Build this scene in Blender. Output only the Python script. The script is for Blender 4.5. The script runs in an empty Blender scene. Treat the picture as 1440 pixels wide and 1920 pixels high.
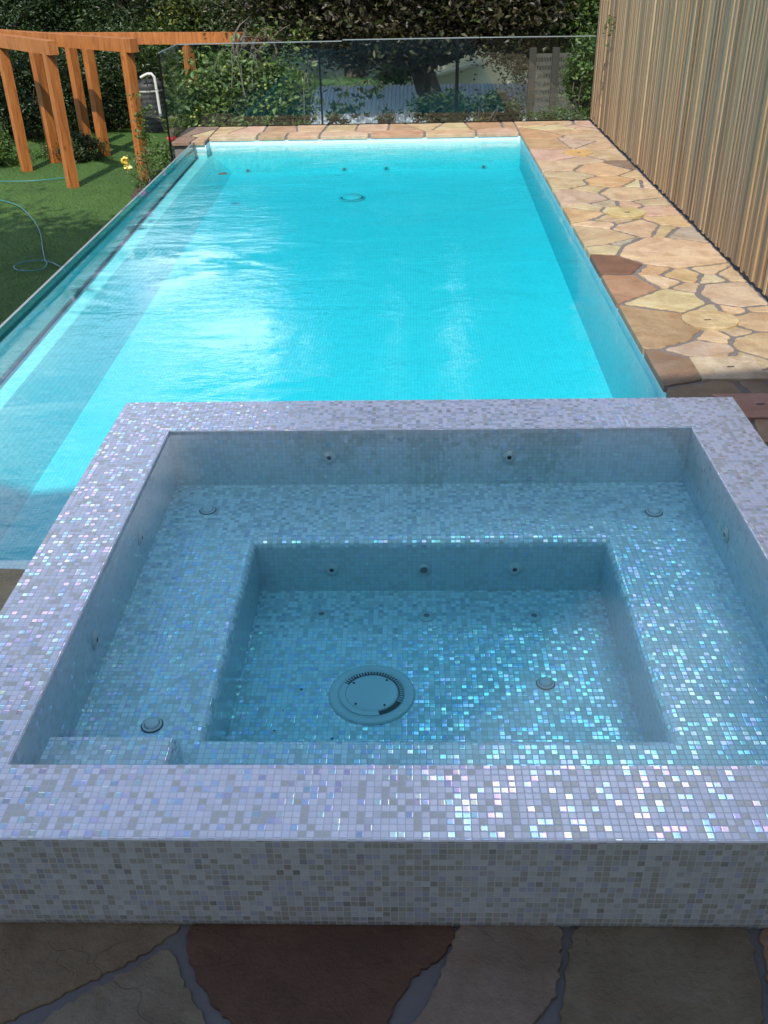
import bpy, bmesh, math, random
import numpy as np
from mathutils import Vector, Matrix

random.seed(7)
rng = np.random.default_rng(11)
SC = bpy.context.scene
COL = SC.collection
PI = math.pi

# ------------------------------------------------------------------ camera
F_PX, W_PX, H_PX = 1775.8, 1440, 1920
YAW, PITCH, ROLL = -0.0343525, 0.5454444, -0.0234531
cam_d = bpy.data.cameras.new('camera')
cam = bpy.data.objects.new('camera', cam_d)
COL.objects.link(cam)
SC.camera = cam
cy_, sy_ = math.cos(YAW), math.sin(YAW)
cp_, sp_ = math.cos(PITCH), math.sin(PITCH)
fw = Vector((sy_ * cp_, cy_ * cp_, -sp_))
r0 = Vector((cy_, -sy_, 0))
u0 = r0.cross(fw)
rt = r0 * math.cos(ROLL) + u0 * math.sin(ROLL)
up = -r0 * math.sin(ROLL) + u0 * math.cos(ROLL)
cam.matrix_world = Matrix(((rt.x, up.x, -fw.x, 0), (rt.y, up.y, -fw.y, 0), (rt.z, up.z, -fw.z, 2.33), (0, 0, 0, 1)))
cam_d.sensor_fit = 'VERTICAL'
cam_d.sensor_height = 36.0
cam_d.lens = 36.0 * F_PX / H_PX
cam_d.clip_start = 0.05
cam_d.clip_end = 3000

# ------------------------------------------------------------------ render settings
SC.view_settings.view_transform = 'Standard'
SC.view_settings.look = 'None'
SC.view_settings.exposure = 0.88
SC.view_settings.gamma = 1.0
SC.cycles.max_bounces = 8
SC.cycles.diffuse_bounces = 4
SC.cycles.glossy_bounces = 4
SC.cycles.transparent_max_bounces = 20
SC.cycles.transmission_bounces = 4
SC.cycles.volume_bounces = 0
SC.cycles.caustics_reflective = False
SC.cycles.caustics_refractive = False
SC.cycles.sample_clamp_indirect = 4.0
SC.cycles.use_denoising = True

# ------------------------------------------------------------------ sun and sky
LD = Vector((0.10, 0.66, -0.76)).normalized()          # the way the light travels
SUN_EL = math.asin(-LD.z)
sun_d = bpy.data.lights.new('sun', 'SUN')
sun_d.energy = 3.3
sun_d.angle = math.radians(0.55)
sun_d.color = (1.0, 0.93, 0.82)
sun = bpy.data.objects.new('sun', sun_d)
COL.objects.link(sun)
sun.rotation_euler = LD.to_track_quat('-Z', 'Y').to_euler()
sun.location = (0, 0, 30)

world = bpy.data.worlds.new('World')
SC.world = world
world.use_nodes = True
wn, wl = world.node_tree.nodes, world.node_tree.links
wn.clear()


def wnode(t, **k):
    n = wn.new(t)
    for a, b in k.items():
        setattr(n, a, b)
    return n


wo = wnode('ShaderNodeOutputWorld')
bg = wnode('ShaderNodeBackground')
bg.inputs['Strength'].default_value = 0.15
sky = wnode('ShaderNodeTexSky')
sky.sky_type = 'NISHITA'
sky.sun_disc = False
sky.sun_elevation = SUN_EL
sky.sun_rotation = math.atan2(-LD.x, -LD.y)
sky.air_density = 1.0
sky.dust_density = 1.2
sky.ozone_density = 1.3
tc = wnode('ShaderNodeTexCoord')
sep = wnode('ShaderNodeSeparateXYZ')
wl.new(tc.outputs['Generated'], sep.inputs[0])


def wmath(op, a, b=None, clamp=False):
    n = wnode('ShaderNodeMath', operation=op)
    n.use_clamp = clamp
    for i, v in enumerate((a, b)):
        if v is None:
            continue
        if isinstance(v, (int, float)):
            n.inputs[i].default_value = v
        else:
            wl.new(v, n.inputs[i])
    return n.outputs[0]


zz = wmath('ADD', sep.outputs[2], 0.12)
cx = wmath('DIVIDE', sep.outputs[0], zz)
cyy = wmath('DIVIDE', sep.outputs[1], zz)
cmb = wnode('ShaderNodeCombineXYZ')
wl.new(cx, cmb.inputs[0])
wl.new(cyy, cmb.inputs[1])
cn = wnode('ShaderNodeTexNoise')
cn.inputs['Scale'].default_value = 0.9
cn.inputs['Detail'].default_value = 7
cn.inputs['Roughness'].default_value = 0.55
cn.inputs['Distortion'].default_value = 0.3
wl.new(cmb.outputs[0], cn.inputs['Vector'])


def blob(dx, dy, dz, inner, outer):
    v = Vector((dx, dy, dz)).normalized()
    d = wnode('ShaderNodeVectorMath', operation='DOT_PRODUCT')
    wl.new(tc.outputs['Generated'], d.inputs[0])
    d.inputs[1].default_value = v
    m = wnode('ShaderNodeMapRange')
    m.interpolation_type = 'SMOOTHSTEP'
    m.inputs['From Min'].default_value = math.cos(math.radians(outer))
    m.inputs['From Max'].default_value = math.cos(math.radians(inner))
    wl.new(d.outputs['Value'], m.inputs['Value'])
    return m.outputs[0]


def azel(az, el):
    a, e = math.radians(az), math.radians(el)
    return math.sin(a) * math.cos(e), math.cos(a) * math.cos(e), math.sin(e)


b1 = blob(*azel(15, 46), 2, 13)       # bright cloud added ahead and right so the tiles glint
b2 = blob(*azel(-26, 17), 12, 34)     # cloud bank ahead and to the left
b3 = blob(*azel(1, 21), 2, 8)
b4 = blob(*azel(-4, 34), 5, 15)      # clear patch added above it to dim the spa reflections
dens = wmath('ADD', cn.outputs['Fac'], wmath('ADD', wmath('MULTIPLY', b1, 0.22), wmath('ADD', wmath('MULTIPLY', b2, 0.16), wmath('ADD', wmath('MULTIPLY', b3, 0.12), wmath('MULTIPLY', b4, -0.16)))))
cr = wnode('ShaderNodeMapRange')
cr.interpolation_type = 'SMOOTHSTEP'
cr.inputs['From Min'].default_value = 0.55
cr.inputs['From Max'].default_value = 0.72
wl.new(dens, cr.inputs['Value'])
mixc = wnode('ShaderNodeMix', data_type='RGBA')
wl.new(cr.outputs[0], mixc.inputs['Factor'])
wl.new(sky.outputs[0], mixc.inputs['A'])
mixc.inputs['B'].default_value = (12.0, 12.4, 13.4, 1)
wl.new(mixc.outputs['Result'], bg.inputs['Color'])
wl.new(bg.outputs[0], wo.inputs[0])


# ------------------------------------------------------------------ helpers
def tag(o, label=None, cat=None, group=None, kind=None):
    if label: o['label'] = label
    if cat: o['category'] = cat
    if group: o['group'] = group
    if kind: o['kind'] = kind
    return o


def empty(name, loc=(0, 0, 0), **k):
    o = bpy.data.objects.new(name, None)
    o.empty_display_size = 0.1
    COL.objects.link(o)
    o.location = loc
    return tag(o, **k)


class MB:
    """collects faces; build() links them as one mesh object"""

    def __init__(s):
        s.v, s.f, s.uv, s.c, s.m = [], [], [], [], []

    def face(s, pts, uv=None, col=None, mi=0):
        i = len(s.v)
        s.v += [tuple(p) for p in pts]
        s.f.append(tuple(range(i, i + len(pts))))
        s.uv.append(uv or [(0, 0)] * len(pts))
        s.c.append(col or (1, 1, 1))
        s.m.append(mi)

    def box(s, lo, hi, col=None, mi=0):
        x0, y0, z0 = lo
        x1, y1, z1 = hi
        P = [(x0, y0, z0), (x1, y0, z0), (x1, y1, z0), (x0, y1, z0), (x0, y0, z1), (x1, y0, z1), (x1, y1, z1), (x0, y1, z1)]
        for q in ((0, 3, 2, 1), (4, 5, 6, 7), (0, 1, 5, 4), (2, 3, 7, 6), (1, 2, 6, 5), (3, 0, 4, 7)):
            s.face([P[k] for k in q], col=col, mi=mi)

    def obox(s, c, ax, ay, az, col=None, mi=0):
        """box with centre c and half-axis vectors"""
        c, ax, ay, az = map(Vector, (c, ax, ay, az))
        P = [c + ax * i + ay * j + az * k for k in (-1, 1) for j in (-1, 1) for i in (-1, 1)]
        for q in ((0, 2, 3, 1), (4, 5, 7, 6), (0, 1, 5, 4), (3, 2, 6, 7), (1, 3, 7, 5), (2, 0, 4, 6)):
            s.face([P[k] for k in q], col=col, mi=mi)

    def tube(s, pts, rads, n=8, col=None, mi=0, cap=True):
        pts = [Vector(p) for p in pts]
        if isinstance(rads, (int, float)):
            rads = [rads] * len(pts)
        rings = []
        prev = None
        for i, p in enumerate(pts):
            a = pts[max(i - 1, 0)]
            b = pts[min(i + 1, len(pts) - 1)]
            t = (b - a).normalized()
            if prev is None:
                prev = t.orthogonal().normalized()
            prev = (prev - t * prev.dot(t)).normalized()
            w = t.cross(prev)
            rings.append([p + (prev * math.cos(2 * PI * k / n) + w * math.sin(2 * PI * k / n)) * rads[i] for k in range(n)])
        base = len(s.v)
        for r in rings:
            s.v += [tuple(q) for q in r]
        for i in range(len(rings) - 1):
            for k in range(n):
                a = base + i * n + k
                b = base + i * n + (k + 1) % n
                s.f.append((a, b, b + n, a + n))
                s.uv.append([(0, 0)] * 4)
                s.c.append(col or (1, 1, 1))
                s.m.append(mi)
        if cap:
            for r in (list(reversed(rings[0])), rings[-1]):
                s.face(r, col=col, mi=mi)

    def lathe(s, c, nrm, prof, n=24, col=None, mi=0, a0=0.0, a1=2 * PI):
        """prof: list of (radius, height along nrm)"""
        c, nrm = Vector(c), Vector(nrm).normalized()
        t = nrm.orthogonal().normalized()
        w = nrm.cross(t)
        full = abs(a1 - a0 - 2 * PI) < 1e-6
        m = n if full else n + 1
        base = len(s.v)
        for (r, h) in prof:
            for k in range(m):
                a = a0 + (a1 - a0) * k / n
                s.v.append(tuple(c + nrm * h + (t * math.cos(a) + w * math.sin(a)) * r))
        for i in range(len(prof) - 1):
            for k in range(n):
                a = base + i * m + k
                b = base + i * m + (k + 1) % m
                s.f.append((a, b, b + m, a + m))
                s.uv.append([(0, 0)] * 4)
                s.c.append(col or (1, 1, 1))
                s.m.append(mi)

    def build(s, name, mat, parent=None, smooth=False, merge=False):
        me = bpy.data.meshes.new(name)
        me.from_pydata(s.v, [], s.f)
        mats = mat if isinstance(mat, (list, tuple)) else [mat]
        for m in mats:
            me.materials.append(m)
        uvl = me.uv_layers.new(name='UVMap')
        flat = [c for q in s.uv for p in q for c in p]
        uvl.data.foreach_set('uv', flat)
        ca = me.color_attributes.new(name='Col', type='FLOAT_COLOR', domain='CORNER')
        cc = []
        for f, c in zip(s.f, s.c):
            cc += [c[0], c[1], c[2], 1.0] * len(f)
        ca.data.foreach_set('color', cc)
        me.polygons.foreach_set('material_index', s.m)
        if smooth:
            me.polygons.foreach_set('use_smooth', [True] * len(s.f))
        me.update()
        if merge:
            bm = bmesh.new()
            bm.from_mesh(me)
            bmesh.ops.remove_doubles(bm, verts=bm.verts, dist=1e-5)
            bm.to_mesh(me)
            bm.free()
        o = bpy.data.objects.new(name, me)
        COL.objects.link(o)
        if parent:
            o.parent = parent
            o.matrix_parent_inverse = Matrix.Translation(-Vector(parent.location))
        return o


# ------------------------------------------------------------------ node materials
class NT:
    def __init__(s, name):
        s.mat = bpy.data.materials.new(name)
        s.mat.use_nodes = True
        s.t = s.mat.node_tree
        s.t.nodes.clear()
        s.out = s.n('ShaderNodeOutputMaterial')

    def n(s, t, **k):
        x = s.t.nodes.new(t)
        for a, b in k.items():
            setattr(x, a, b)
        return x

    def set(s, sock, v):
        if v is None:
            return
        if isinstance(v, bpy.types.NodeSocket):
            s.t.links.new(v, sock)
        else:
            if isinstance(v, (tuple, list)) and len(v) == 3 and sock.type == 'RGBA':
                v = (*v, 1)
            sock.default_value = v

    def math(s, op, a, b=None, c=None, clamp=False):
        x = s.n('ShaderNodeMath', operation=op)
        x.use_clamp = clamp
        for i, v in enumerate((a, b, c)):
            s.set(x.inputs[i], v)
        return x.outputs[0]

    def vmath(s, op, a, b=None, scale=None):
        x = s.n('ShaderNodeVectorMath', operation=op)
        s.set(x.inputs[0], a)
        s.set(x.inputs[1], b)
        if scale is not None:
            s.set(x.inputs['Scale'], scale)
        return x.outputs['Value'] if op in ('DOT_PRODUCT', 'LENGTH', 'DISTANCE') else x.outputs[0]

    def mix(s, f, a, b, blend='MIX'):
        x = s.n('ShaderNodeMix', data_type='RGBA', blend_type=blend)
        s.set(x.inputs['Factor'], f)
        s.set(x.inputs['A'], a)
        s.set(x.inputs['B'], b)
        return x.outputs['Result']

    def fmix(s, f, a, b):
        x = s.n('ShaderNodeMix', data_type='FLOAT')
        s.set(x.inputs[0], f)
        s.set(x.inputs[2], a)
        s.set(x.inputs[3], b)
        return x.outputs[0]

    def noise(s, vec, scale, detail=3, rough=0.5, dist=0.0, col=False):
        x = s.n('ShaderNodeTexNoise')
        s.set(x.inputs['Vector'], vec)
        s.set(x.inputs['Scale'], scale)
        s.set(x.inputs['Detail'], detail)
        s.set(x.inputs['Roughness'], rough)
        s.set(x.inputs['Distortion'], dist)
        return x.outputs['Color'] if col else x.outputs['Fac']

    def ramp(s, f, stops, interp='LINEAR'):
        x = s.n('ShaderNodeValToRGB')
        x.color_ramp.interpolation = interp
        e = x.color_ramp.elements
        while len(e) > 1:
            e.remove(e[-1])
        e[0].position = stops[0][0]
        e[0].color = (*stops[0][1], 1)
        for p, c in stops[1:]:
            q = e.new(p)
            q.color = (*c, 1)
        s.set(x.inputs[0], f)
        return x.outputs[0]

    def map(s, v, a, b, c=0.0, d=1.0, smooth=False):
        x = s.n('ShaderNodeMapRange')
        if smooth:
            x.interpolation_type = 'SMOOTHSTEP'
        s.set(x.inputs[0], v)
        for i, q in enumerate((a, b, c, d)):
            s.set(x.inputs[i + 1], q)
        return x.outputs[0]

    def scale(s, vec, sx, sy, sz):
        x = s.n('ShaderNodeMapping')
        s.set(x.inputs['Vector'], vec)
        x.inputs['Scale'].default_value = (sx, sy, sz)
        return x.outputs[0]

    def bump(s, h, strength=0.3, dist=0.01, normal=None):
        x = s.n('ShaderNodeBump')
        s.set(x.inputs['Height'], h)
        x.inputs['Strength'].default_value = strength
        x.inputs['Distance'].default_value = dist
        s.set(x.inputs['Normal'], normal)
        return x.outputs[0]

    def obj(s):
        return s.n('ShaderNodeTexCoord').outputs['Object']

    def uv(s):
        return s.n('ShaderNodeTexCoord').outputs['UV']

    def col(s):
        return s.n('ShaderNodeVertexColor', layer_name='Col').outputs['Color']

    def white(s, vec, color=False):
        x = s.n('ShaderNodeTexWhiteNoise')
        x.noise_dimensions = '3D'
        s.set(x.inputs['Vector'], vec)
        return x.outputs['Color'] if color else x.outputs['Value']

    def principled(s, base, rough=0.5, normal=None, metallic=0.0, **k):
        x = s.n('ShaderNodeBsdfPrincipled')
        s.set(x.inputs['Base Color'], base)
        s.set(x.inputs['Roughness'], rough)
        s.set(x.inputs['Metallic'], metallic)
        s.set(x.inputs['Normal'], normal)
        for a, b in k.items():
            s.set(x.inputs[a.replace('_', ' ')], b)
        return x.outputs[0]

    def done(s, sh, vol=None):
        if sh is not None:
            s.t.links.new(sh, s.out.inputs['Surface'])
        if vol is not None:
            s.t.links.new(vol, s.out.inputs['Volume'])
        return s.mat


def simple(name, base, rough=0.6, metallic=0.0, nscale=8.0, var=0.15, bump=0.1, **k):
    m = NT(name)
    o = m.obj()
    nz = m.noise(o, nscale, 5, 0.6)
    d = m.mix(nz, tuple(c * (1 - var) for c in base), tuple(min(c * (1 + var), 1) for c in base))
    nf = m.noise(o, nscale * 8, 3, 0.6)
    return m.done(m.principled(d, m.map(nz, 0, 1, rough - .06, rough + .06), m.bump(nf, bump, 0.003), metallic, **k))


def schlick(m, normal, f0=0.02):
    """reflectance from the angle between the view and the rippled normal, the same from either side"""
    g = m.n('ShaderNodeNewGeometry')
    c = m.math('ABSOLUTE', m.vmath('DOT_PRODUCT', g.outputs['Incoming'], normal if normal is not None else g.outputs['Normal']))
    k = m.math('POWER', m.math('SUBTRACT', 1.0, c, clamp=True), 5.0)
    return m.math('MULTIPLY_ADD', k, 1 - f0, f0, clamp=True)


TILE = 0.0213


def mosaic(name, cols, grout, irid=0.2, seed=0.0, tile=TILE, tilt=0.05, cluster=0.25, gw=0.055, rough=0.22, irid_metal=0.75):
    """glass mosaic: every tile has its own colour, tilt and (some of them) an iridescent film; UVs are metres"""
    m = NT(name)
    uv = m.scale(m.uv(), 1 / tile, 1 / tile, 1 / tile)
    uv = m.vmath('ADD', uv, (seed, seed * 1.7, 0))
    sp = m.n('ShaderNodeSeparateXYZ')
    m.set(sp.inputs[0], uv)
    fx, fy = m.math('FRACT', sp.outputs[0]), m.math('FRACT', sp.outputs[1])
    cell = m.vmath('FLOOR', m.vmath('MULTIPLY', uv, (1, 1, 0)))
    cell = m.vmath('ADD', cell, (0.5, 0.5, seed))
    rc = m.white(cell, True)
    rs = m.n('ShaderNodeSeparateColor')
    m.set(rs.inputs[0], rc)
    rc2 = m.white(m.vmath('ADD', cell, (31.3, 7.7, 3.1)), True)
    rs2 = m.n('ShaderNodeSeparateColor')
    m.set(rs2.inputs[0], rc2)
    # tiles drift towards beige in loose runs
    cl = m.noise(cell, 0.35, 2, 0.6)
    pick = m.math('ADD', rs.outputs[0], m.math('MULTIPLY', m.math('SUBTRACT', cl, 0.5), cluster * 2), clamp=True)
    n = len(cols)
    tot = sum(w for w, _ in cols)
    stops, acc = [], 0
    for w, c in cols:
        stops.append((acc / tot, c))
        acc += w
    base = m.ramp(pick, stops, 'CONSTANT')
    base = m.mix(m.math('MULTIPLY', rs.outputs[1], 0.35), base, m.mix(0.5, base, (0.9, 0.9, 1.0), 'MULTIPLY'))
    streak = m.noise(m.vmath('ADD', m.scale(uv, 0.8, 3.5, 1), m.vmath('MULTIPLY', cell, (3.7, 1.3, 0))), 1.6, 3, 0.6)
    base = m.mix(m.map(streak, 0.3, 0.75, 0, 0.22), base, m.mix(0.6, base, (1, 1, 1)))
    # iridescent film
    isi = m.math('LESS_THAN', rs2.outputs[0], irid)
    hue = m.ramp(m.math('FRACT', m.math('ADD', rs2.outputs[1], m.math('MULTIPLY', m.math('ADD', fx, m.math('MULTIPLY', fy, .5)), 0.22))),
                 [(0.0, (0.35, 0.85, 1.0)), (0.25, (0.42, 0.62, 1.0)), (0.45, (0.85, 0.55, 1.0)), (0.6, (1.0, 0.66, 0.85)), (0.75, (1.0, 1.0, 0.80)), (1.0, (0.45, 0.95, 0.90))])
    gr = m.n('ShaderNodeMath', operation='MINIMUM')
    ex = m.math('MINIMUM', fx, m.math('SUBTRACT', 1.0, fx))
    ey = m.math('MINIMUM', fy, m.math('SUBTRACT', 1.0, fy))
    gwv = m.math('MULTIPLY_ADD', rs2.outputs[2], gw * 0.6, gw * 0.7)
    edge = m.math('MINIMUM', ex, ey)
    ist = m.map(edge, m.math('SUBTRACT', gwv, 0.012), m.math('ADD', gwv, 0.02))
    height = m.map(edge, m.math('SUBTRACT', gwv, 0.02), m.math('ADD', gwv, 0.11), 0, 1, True)
    # tilt each tile a little
    g = m.n('ShaderNodeNewGeometry')
    dv = m.vmath('SUBTRACT', rc, (0.5, 0.5, 0.5))
    nrm = m.vmath('NORMALIZE', m.vmath('ADD', g.outputs['Normal'], m.vmath('MULTIPLY', dv, (tilt * 2, tilt * 2, tilt * 2))))
    nb = m.bump(height, 0.22, 0.001, nrm)
    film = m.math('MULTIPLY', isi, ist)
    bcol = m.mix(ist, grout, base)
    tilesh = m.principled(bcol, m.fmix(ist, 0.75, rough), nb, 0.0)
    irsh = m.principled(m.mix(1.0, hue, (1.0, 1.0, 1.0), 'MULTIPLY'), 0.16, nb, 1.0)
    mx = m.n('ShaderNodeMixShader')
    m.set(mx.inputs[0], m.math('MULTIPLY', film, irid_metal))
    m.set(mx.inputs[1], tilesh)
    m.set(mx.inputs[2], irsh)
    return m.done(mx.outputs[0])


M = {}
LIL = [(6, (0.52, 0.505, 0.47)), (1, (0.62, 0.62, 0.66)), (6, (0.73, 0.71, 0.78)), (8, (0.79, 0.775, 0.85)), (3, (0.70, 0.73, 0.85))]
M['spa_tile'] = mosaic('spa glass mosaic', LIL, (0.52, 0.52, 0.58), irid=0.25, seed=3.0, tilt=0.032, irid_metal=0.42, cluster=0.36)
M['spa_side_shaded'] = mosaic('spa glass mosaic shaded sides', [(6, (0.285, 0.28, 0.265)), (3, (0.33, 0.335, 0.36)), (6, (0.39, 0.40, 0.44)), (5, (0.43, 0.445, 0.49)), (2, (0.31, 0.33, 0.46))], (0.46, 0.46, 0.44), irid=0.10, seed=9.0, irid_metal=0.3)  # coping colours darkened to carry the shade on the outer faces
M['spa_in'] = mosaic('spa glass mosaic under water', [(4, (0.52, 0.57, 0.56)), (4, (0.60, 0.65, 0.66)), (8, (0.70, 0.77, 0.80)), (3, (0.74, 0.80, 0.86))], (0.42, 0.47, 0.49), irid=0.36, seed=17.0, tilt=0.045, irid_metal=0.45)
M['spa_in_wall'] = mosaic('spa glass mosaic on inner walls', [(4, (0.46, 0.51, 0.53)), (8, (0.52, 0.59, 0.63)), (3, (0.56, 0.62, 0.68))], (0.42, 0.47, 0.49), irid=0.05, seed=23.0, tilt=0.02, irid_metal=.4)
M['pool_tile'] = mosaic('pool pale mosaic', [(1, (0.49, 0.61, 0.62)), (3, (0.55, 0.68, 0.69)), (2, (0.52, 0.65, 0.67))], (0.38, 0.50, 0.53), irid=0.0, seed=5.0, tile=0.026, gw=0.04, tilt=0.0, cluster=0.1, rough=0.4)
M['pool_wall_tile'] = mosaic('pool wall mosaic', [(1, (0.42, 0.60, 0.63)), (3, (0.48, 0.68, 0.71)), (2, (0.45, 0.64, 0.67))], (0.36, 0.52, 0.55), irid=0.0, seed=5.0, tile=0.026, gw=0.04, tilt=0.0, cluster=0.1, rough=0.4)
M['grout'] = simple('grout', (0.125, 0.115, 0.115), 0.9, nscale=20, var=0.25, bump=0.5)
M['plastic'] = simple('white pool plastic', (0.52, 0.55, 0.56), 0.35, var=0.03, bump=0.0)
M['dark'] = simple('dark slot', (0.03, 0.035, 0.04), 0.7)
M['grey'] = simple('grey grate', (0.18, 0.17, 0.18), 0.7)
M['black_metal'] = simple('black metal', (0.006, 0.006, 0.007), 0.9, Specular_IOR_Level=0.05)
M['render'] = simple('pale wall render', (0.72, 0.69, 0.64), 0.85, nscale=3)
M['soffit'] = simple('dark timber soffit', (0.10, 0.08, 0.06), 0.7)
M['pvc'] = simple('white pvc', (0.45, 0.46, 0.46), 0.3, var=0.02)
M['seal'] = simple('dark sealant', (0.10, 0.09, 0.13), 0.6)
M['tank'] = simple('charcoal tank', (0.035, 0.038, 0.042), 0.45)
M['cream'] = simple('cream weatherboard', (0.68, 0.62, 0.42), 0.8, nscale=2, var=.06)
M['earth'] = simple('dark garden soil', (0.045, 0.03, 0.02), 0.95, nscale=6, var=0.5, bump=0.8)
M['hose'] = simple('turquoise hose', (0.02, 0.17, 0.19), 0.4, var=0.05)

# corrugated zinc
m = NT('zinc roofing')
o_ = m.obj()
nz = m.noise(o_, 1.3, 4, 0.6)
M['zinc'] = m.done(m.principled(m.mix(nz, (0.42, 0.48, 0.56), (0.62, 0.68, 0.76)), 0.38, None, 0.2))

# stone: colour comes from each slab, mottled and veined
m = NT('slab stone')
o_ = m.obj()
c_ = m.col()
n1 = m.noise(o_, 5.0, 6, 0.62, 0.6)
n2 = m.noise(m.scale(o_, 1, 2.2, 1), 2.2, 5, 0.6, 1.2)
n3 = m.noise(o_, 38.0, 4, 0.7)
a = m.mix(m.map(n1, 0.36, 0.62), m.mix(1.0, c_, (0.70, 0.62, 0.54), 'MULTIPLY'), c_)
a = m.mix(m.map(n2, 0.54, 0.70, 0, 0.6), a, m.mix(1.0, c_, (1.0, 0.74, 0.52), 'MULTIPLY'))
n4 = m.noise(o_, 1.6, 5, 0.65, 1.5)
a = m.mix(m.map(n4, 0.50, 0.66, 0, 0.6), a, m.mix(1.0, c_, (1.12, 1.12, 1.04), 'MULTIPLY'))
n5 = m.noise(m.scale(o_, 1.0, 1.2, 1), 13, 6, 0.75, 0.4)
a = m.mix(m.map(n5, 0.52, 0.68, 0, 0.45), a, m.mix(1.0, c_, (0.66, 0.58, 0.50), 'MULTIPLY'))
a = m.mix(m.map(n5, 0.44, 0.30, 0, 0.4), a, m.mix(1.0, c_, (1.22, 1.18, 1.1), 'MULTIPLY'))
a = m.mix(m.map(n4, 0.46, 0.34, 0, 0.45), a, m.mix(1.0, c_, (0.70, 0.66, 0.66), 'MULTIPLY'))
a = m.mix(m.map(n3, 0.35, 0.72, 0, 0.35), a, m.mix(1.0, c_, (0.55, 0.52, 0.50), 'MULTIPLY'))
vr = m.n('ShaderNodeTexVoronoi')
vr.feature = 'DISTANCE_TO_EDGE'
m.set(vr.inputs['Vector'], m.vmath('ADD', m.scale(o_, 1, 1, 1), m.vmath('MULTIPLY', m.noise(o_, 4, 3, 0.6, 0, True), (0.35, 0.35, 0.35))))
vr.inputs['Scale'].default_value = 3.1
crack = m.map(vr.outputs['Distance'], 0.0, 0.012, 1.0, 0.0)
crack = m.math('MULTIPLY', crack, m.map(m.noise(o_, 1.7, 2), 0.52, 0.6))
a = m.mix(m.math('MULTIPLY', crack, 0.3), a, m.mix(1.0, c_, (0.35, 0.33, 0.32), 'MULTIPLY'))
hh = m.math('ADD', m.math('MULTIPLY', m.noise(m.scale(o_, 1, 1.2, 1), 9.0, 8, 0.72, 0.2), 1.0), m.math('MULTIPLY', n3, 0.25))
hh = m.math('SUBTRACT', hh, m.math('MULTIPLY', crack, 0.15))
M['stone'] = m.done(m.principled(a, m.map(n1, 0, 1, 0.55, 0.8), m.bump(m.math('ADD', hh, m.math('MULTIPLY', n5, .5)), 0.9, 0.018)))

# fence timber: each batten its own colour, with vertical grain
m = NT('weathered batten timber')
o_ = m.obj()
c_ = m.col()
gq = m.noise(m.vmath('ADD', m.scale(o_, 1, 60, 1.2), m.vmath('MULTIPLY', c_, (17, 17, 17))), 1.5, 5, 0.65, 0.4)
g2 = m.noise(m.scale(o_, 1, 9, 0.5), 2.0, 4, 0.6)
a = m.mix(m.map(gq, 0.35, 0.7), m.mix(1.0, c_, (0.70, 0.65, 0.61), 'MULTIPLY'), c_)
a = m.mix(m.map(g2, 0.5, 0.75, 0, 0.4), a, m.mix(1.0, c_, (0.74, 0.73, 0.72), 'MULTIPLY'))
kn = m.n('ShaderNodeTexVoronoi')
m.set(kn.inputs['Vector'], m.scale(o_, 1, 9, 1.5))
kn.inputs['Scale'].default_value = 1.6
a = m.mix(m.map(kn.outputs['Distance'], 0.03, 0.09, 0.7, 0.0), a, m.mix(1.0, c_, (0.3, 0.24, 0.2), 'MULTIPLY'))
M['batten'] = m.done(m.principled(a, 0.8, m.bump(gq, 0.6, 0.004)))

# pergola timber
m = NT('orange stained timber')
o_ = m.obj()
w1 = m.noise(m.scale(o_, 9, 9, 0.9), 2.0, 5, 0.6, 1.0)
a = m.ramp(w1, [(0.3, (0.16, 0.050, 0.012)), (0.5, (0.29, 0.098, 0.020)), (0.72, (0.38, 0.145, 0.034))])
kn = m.n('ShaderNodeTexVoronoi')
m.set(kn.inputs['Vector'], m.scale(o_, 3.0, 3.0, 1.6))
kn.inputs['Scale'].default_value = 1.4
a = m.mix(m.map(kn.outputs['Distance'], 0.05, 0.12, 0.8, 0.0), a, (0.13, 0.035, 0.012))
M['pergola'] = m.done(m.principled(a, 0.55, m.bump(w1, 0.25, 0.004)))

# lawn
m = NT('mown lawn')
o_ = m.obj()
n1 = m.noise(o_, 0.9, 5, 0.65)
n2 = m.noise(m.scale(o_, 1, 1, 1), 26, 4, 0.7)
a = m.ramp(n1, [(0.3, (0.026, 0.080, 0.009)), (0.55, (0.046, 0.120, 0.014)), (0.75, (0.085, 0.140, 0.024))])
a = m.mix(m.map(n2, 0.35, 0.7, 0, 0.6), a, (0.014, 0.030, 0.006))
M['lawn'] = m.done(m.principled(a, 0.9, m.bump(n2, 0.8, 0.03)))


def leafmat(name, tint=(1, 1, 1), trans=0.35, rough=0.45):
    m = NT(name)
    c = m.mix(1.0, m.col(), tint, 'MULTIPLY')
    p = m.principled(c, rough, None)
    t = m.n('ShaderNodeBsdfTranslucent')
    m.set(t.inputs['Color'], m.mix(1.0, c, (1.3, 1.5, 0.6), 'MULTIPLY'))
    mx = m.n('ShaderNodeMixShader')
    m.set(mx.inputs[0], trans)
    m.set(mx.inputs[1], p)
    m.set(mx.inputs[2], t.outputs[0])
    return m.done(mx.outputs[0])


M['leaf'] = leafmat('leaf')
M['petal'] = leafmat('petal', trans=0.2, rough=0.7)
m = NT('bark')
o_ = m.obj()
n1 = m.noise(m.scale(o_, 5, 5, 1.0), 3.0, 6, 0.7, 0.5)
a = m.ramp(n1, [(0.3, (0.035, 0.028, 0.022)), (0.6, (0.10, 0.085, 0.068)), (0.8, (0.18, 0.16, 0.13))])
M['bark'] = m.done(m.principled(a, 0.9, m.bump(n1, 0.9, 0.02)))

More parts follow.
